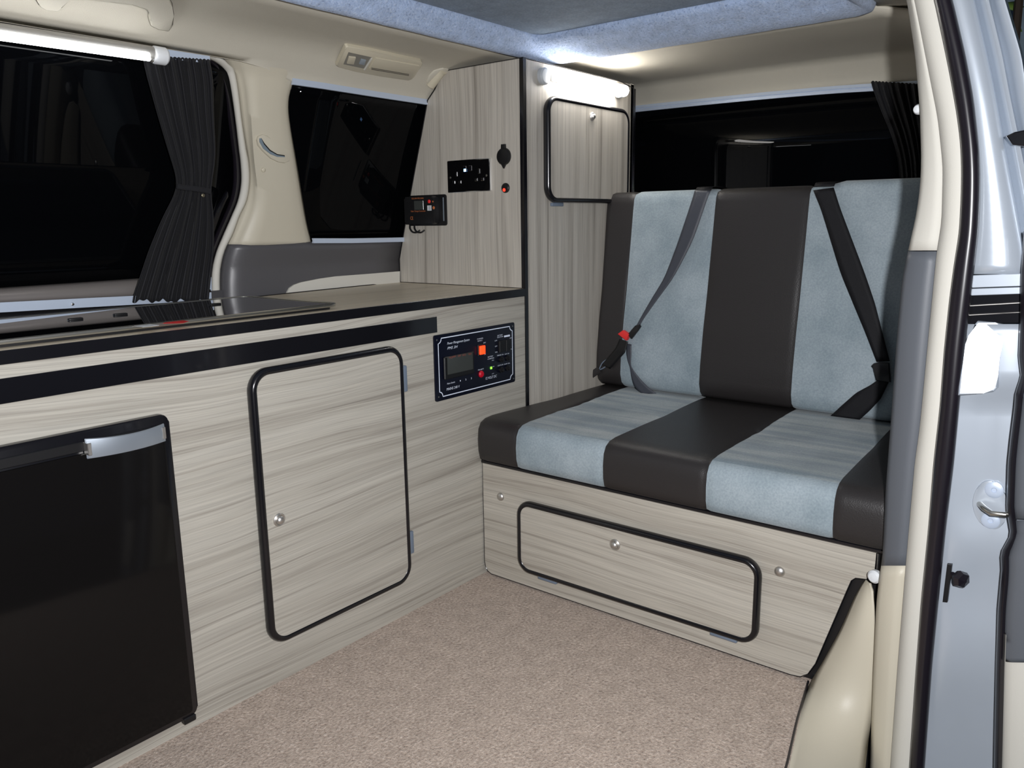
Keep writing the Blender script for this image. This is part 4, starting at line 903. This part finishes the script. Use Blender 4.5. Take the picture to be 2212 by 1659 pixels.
edge_frame('edging', [(-.0068, y, z) for y, z in fl_], (1, 0, 0), ff, .0075, .0105)
knob(ff, (-.0145, -.403, .1855), (-1, 0, 0))
for y0, y1 in ((-.236, -.181), (-.689, -.630)):
    bm = BM(); box(bm, -.008, .0018, y0, y1, .0385, .0475, .002, 2); finish('hinge', bm, M['hinge'], bn)
for y, z in ((-.061, .221), (-.766, .215)):
    bm = BM(); lathe(bm, (.0018, y, z), (-1, 0, 0), [(.0105, 0), (.0105, .001), (.0095, .0035), (.006, .006), (.0005, .0072)], 24); finish('bolt', bm, M['nickel'], bn)
def padded(name, prof, y_lo, y_hi, seams, seam_depth, mats, seg=7, wrinkle=None, endr=.02):
    """prof: list of (x,z) closed outline; seams(i-th vertex) -> list of y of seams"""
    n = len(prof); C = Vector((sum(p[0] for p in prof)/n, sum(p[1] for p in prof)/n))
    cols = []   # (kind, stripe, parameter)
    def ylist(i):
        return [y_hi(i)] + seams(i) + [y_lo(i)]
    ns = len(ylist(0))-1; spec_ = []
    for s in range(ns):
        ts = [0, .03, .08, .16, .3, .5, .7, .84, .92, .97] if s < ns-1 else [0, .03, .08, .16, .3, .5, .7, .84, .92, .97, 1.0]
        for t in ts: spec_.append((s, t))
    bm = BM(); rows = []
    for s, t in spec_:
        row = []
        first = (s == 0 and t < .1); last = (s == ns-1 and t > .9)
        for i, (x, z) in enumerate(prof):
            Y = ylist(i); y = lerp(Y[s], Y[s+1], t); wd = abs(Y[s]-Y[s+1]); d = min(t, 1-t)*wd
            v_ = Vector((x, z)); dirn = (v_-C).normalized()
            q = 0.0
            e0 = abs(y - Y[0]); e1 = abs(y - Y[-1]); e = min(e0, e1)
            if e < endr: q += endr*(1 - math.sqrt(max(0, 1-(1-e/endr)**2)))
            if d < .012 and not (first or last): q += seam_depth*(1-d/.012)**2
            pt = v_ - dirn*q
            if wrinkle: pt += dirn*wrinkle(i, s, y, x, z)
            row.append((pt.x, y, pt.y))
        rows.append(row)
    g = [[bm.verts.new(p) for p in r] for r in rows]
    for a in range(len(g)-1):
        for k in range(n):
            f = bm.faces.new((g[a][k], g[a][(k+1) % n], g[a+1][(k+1) % n], g[a+1][k])); f.material_index = mats[spec_[a][0]]
    f = bm.faces.new(g[0]); f.material_index = mats[0]; f = bm.faces.new(list(reversed(g[-1]))); f.material_index = mats[-1]
    return bm
# seat cushion
def dense_prof(P, step=.012):
    out = []
    for (a, b_), (c_, d) in zip(P, P[1:]+P[:1]):
        L_ = math.hypot(c_-a, d-b_); n = max(1, int(L_/step))
        for k in range(n): out.append((lerp(a, c_, k/n), lerp(b_, d, k/n)))
    return out
cp = dense_prof([(-.010, .311), (-.020, .316), (-.0255, .335), (-.027, .365), (-.024, .392), (-.015, .407), (.002, .415), (.03, .4175), (.2, .415), (.4, .411), (.60, .407), (.62, .395), (.62, .312)])
F_, B_ = (-.131, -.374, -.617, -.866), (-.088, -.336, -.588, -.832)
def seat_seams(i):
    t = max(0, min(1, (cp[i][0]+.02)/.55)); return [lerp(a, b_, t) for a, b_ in zip(F_, B_)]
WR = [(R.uniform(.02, .5), R.uniform(-.35, .35), R.uniform(.008, .016), R.uniform(.0005, .0016)) for _ in range(26)]
def wr_seat(i, s, y, x, z):
    if s not in (1, 3) or z < .40 or x < .01 or x > .52: return 0
    v_ = 0
    for x0, k, w_, a in WR:
        v_ += a*math.exp(-((x - x0 - k*(y+.4)*.5)/w_)**2)
    return v_ - .002
bm = padded('c', cp, lambda i: -.978, lambda i: -.004, seat_seams, .0035, [0, 1, 0, 1, 0], wrinkle=wr_seat)
for f in bm.faces:
    c_ = f.calc_center_median()
    if f.material_index == 1 and c_.z > .405 and c_.x > .0: f.material_index = 2
finish('seat_cushion', bm, [M['vinyl'], M['velour'], M['velour2']], bn, ang=50)
bp_ = dense_prof([(.60, .412), (.545, .414), (.532, .425), (.523, .45), (.524, .50), (.533, .60), (.553, .75), (.566, .85), (.574, .92), (.579, .953), (.588, .966), (.606, .971), (.66, .968), (.69, .955), (.70, .93), (.65, .412)], .015)
TB_ = (-.094, -.342, -.588, -.845)
def back_seams(i):
    t = max(0, min(1, (bp_[i][1]-.41)/.56)); return [lerp(a, b_, t) for a, b_ in zip(B_, TB_)]
bm = padded('b', bp_, lambda i: -.975, lambda i: -.0045, back_seams, .0035, [0, 1, 0, 1, 0], endr=.012, wrinkle=lambda i, s_, y, x, z: .008*max(0, min(1, (-.632-y)/.008))*max(0, min(1, (z-.90)/.05)))
finish('backrest', bm, [M['vinyl'], M['velour']], bn, ang=50)

# ---- seat belts lying on the backrest
def PB(px, py, d=.006):
    d_ = ray(px, py); A = Vector((.52, 0, .41)); nn = Vector((-.57, 0, .058)).normalized()
    t = (A + nn*d - CP).dot(nn)/d_.dot(nn); return CP + d_*t
def ribbon(pts, d, m, root, name='webbing', n=26):
    """pts: (pxL, pyL, pxR, pyR)"""
    bm = BM(); L_ = resamp([PB(a, b_, dd) for a, b_, c_, e, dd in pts], n); R_ = resamp([PB(c_, e, dd) for a, b_, c_, e, dd in pts], n)
    loft(bm, [[l.lerp(r_, k/4) for k in range(5)] for l, r_ in zip(L_, R_)]); return solid(finish(name, bm, m, root, ang=60), .0014)
b1 = thing('seat_belt', 'grey black seat belt with red buckle on left of backrest', 'seat belt', PB(1420, 600))
ribbon([(1501, 411, 1535, 412, .010), (1496, 430, 1527, 432, .012), (1466, 520, 1497, 520, .012), (1436, 600, 1455, 600, .013), (1408, 645, 1420, 647, .014), (1382, 690, 1388, 692, .016), (1371, 712, 1378, 714, .016)], 0, M['belt2'], b1)
bm = BM(); loft(bm, [[(.572, PB(1501, 411).y, .966), (.572, PB(1535, 412).y, .966)], [(.584, PB(1501, 411).y, .976), (.584, PB(1535, 412).y, .976)], [(.62, PB(1501, 411).y, .978), (.62, PB(1535, 412).y, .978)], [(.70, PB(1501, 411).y, .974), (.70, PB(1535, 412).y, .974)]]); solid(finish('webbing_over_top', bm, M['belt'], b1), .0014)
ribbon([(1354, 742, 1364, 744, .014), (1353, 762, 1364, 764, .014), (1356, 780, 1363, 778, .013), (1361, 793, 1363, 791, .013), (1364, 815, 1372, 805, .012), (1369, 832, 1386, 822, .010), (1379, 845, 1402, 838, .008), (1388, 851, 1418, 850, .006)], 0, M['belt2'], b1, 'lap_webbing')
ribbon([(1300, 788, 1318, 797, .010), (1330, 752, 1350, 762, .020), (1339, 732, 1357, 738, .022)], 0, M['black'], b1, 'buckle_sleeve')
bm = BM(); P = [PB(*p, .012) for p in ((1339, 721), (1350, 713), (1364, 722), (1357, 735))]; prism(bm, P, (-.014, 0, .001), .002); bk = finish('buckle', bm, M['red'], b1)
bm = BM(); P = [PB(*p, .016) for p in ((1358, 723), (1366, 714), (1375, 703), (1383, 701), (1386, 705), (1380, 714), (1366, 732))]; prism(bm, P, (-.008, 0, .001), .002); finish('tongue', bm, M['black'], b1)
lp = [PB(*p, .006) for p in ((1313, 775), (1301, 783), (1293, 800), (1306, 794), (1319, 780))]
bm = BM(); sweep(bm, resamp(lp+[lp[0]], 20)[:-1], (1, 0, 0), ell(.0018, .0018, 6)); finish('anchor_ring', bm, M['hinge'], b1)
bm = BM(); sweep(bm, resamp([PB(1295, 798, .008), PB(1275, 812, .008), PB(1258, 824, .004)], 8), (1, 0, 0), ell(.010, .002, 8), closed=False); finish('anchor_strap', bm, M['vinyl'], b1)
b2 = thing('seat_belt', 'wide black seat belt bent round a fitting, right side of backrest', 'seat belt', PB(1850, 620))
ribbon([(1757, 411, 1801, 405, .010), (1775, 455, 1815, 450, .012), (1816, 590, 1868, 590, .014), (1845, 660, 1890, 655, .016), (1868, 715, 1904, 710, .018), (1894, 782, 1922, 780, .020)], 0, M['belt'], b2)
bm = BM(); y0_, y1_ = PB(1757, 411).y, PB(1801, 405).y
loft(bm, [[(.572, y0_, .966), (.572, y1_, .966)], [(.584, y0_, .976), (.584, y1_, .976)], [(.62, y0_, .978), (.62, y1_, .978)], [(.70, y0_, .974), (.70, y1_, .974)]]); solid(finish('webbing_over_top', bm, M['belt'], b2), .0014)
ribbon([(1795, 898, 1858, 906, .006), (1816, 878, 1880, 886, .010), (1850, 848, 1902, 862, .014), (1880, 832, 1914, 838, .018), (1897, 820, 1922, 820, .020)], 0, M['belt'], b2, 'lap_webbing')
bm = BM(); P = [PB(*p, .016) for p in ((1884, 790), (1890, 784), (1900, 782), (1922, 784), (1925, 825), (1894, 821), (1893, 800))]; prism(bm, P, (-.012, 0, .001), .003); finish('guide_loop', bm, M['black'], b2)
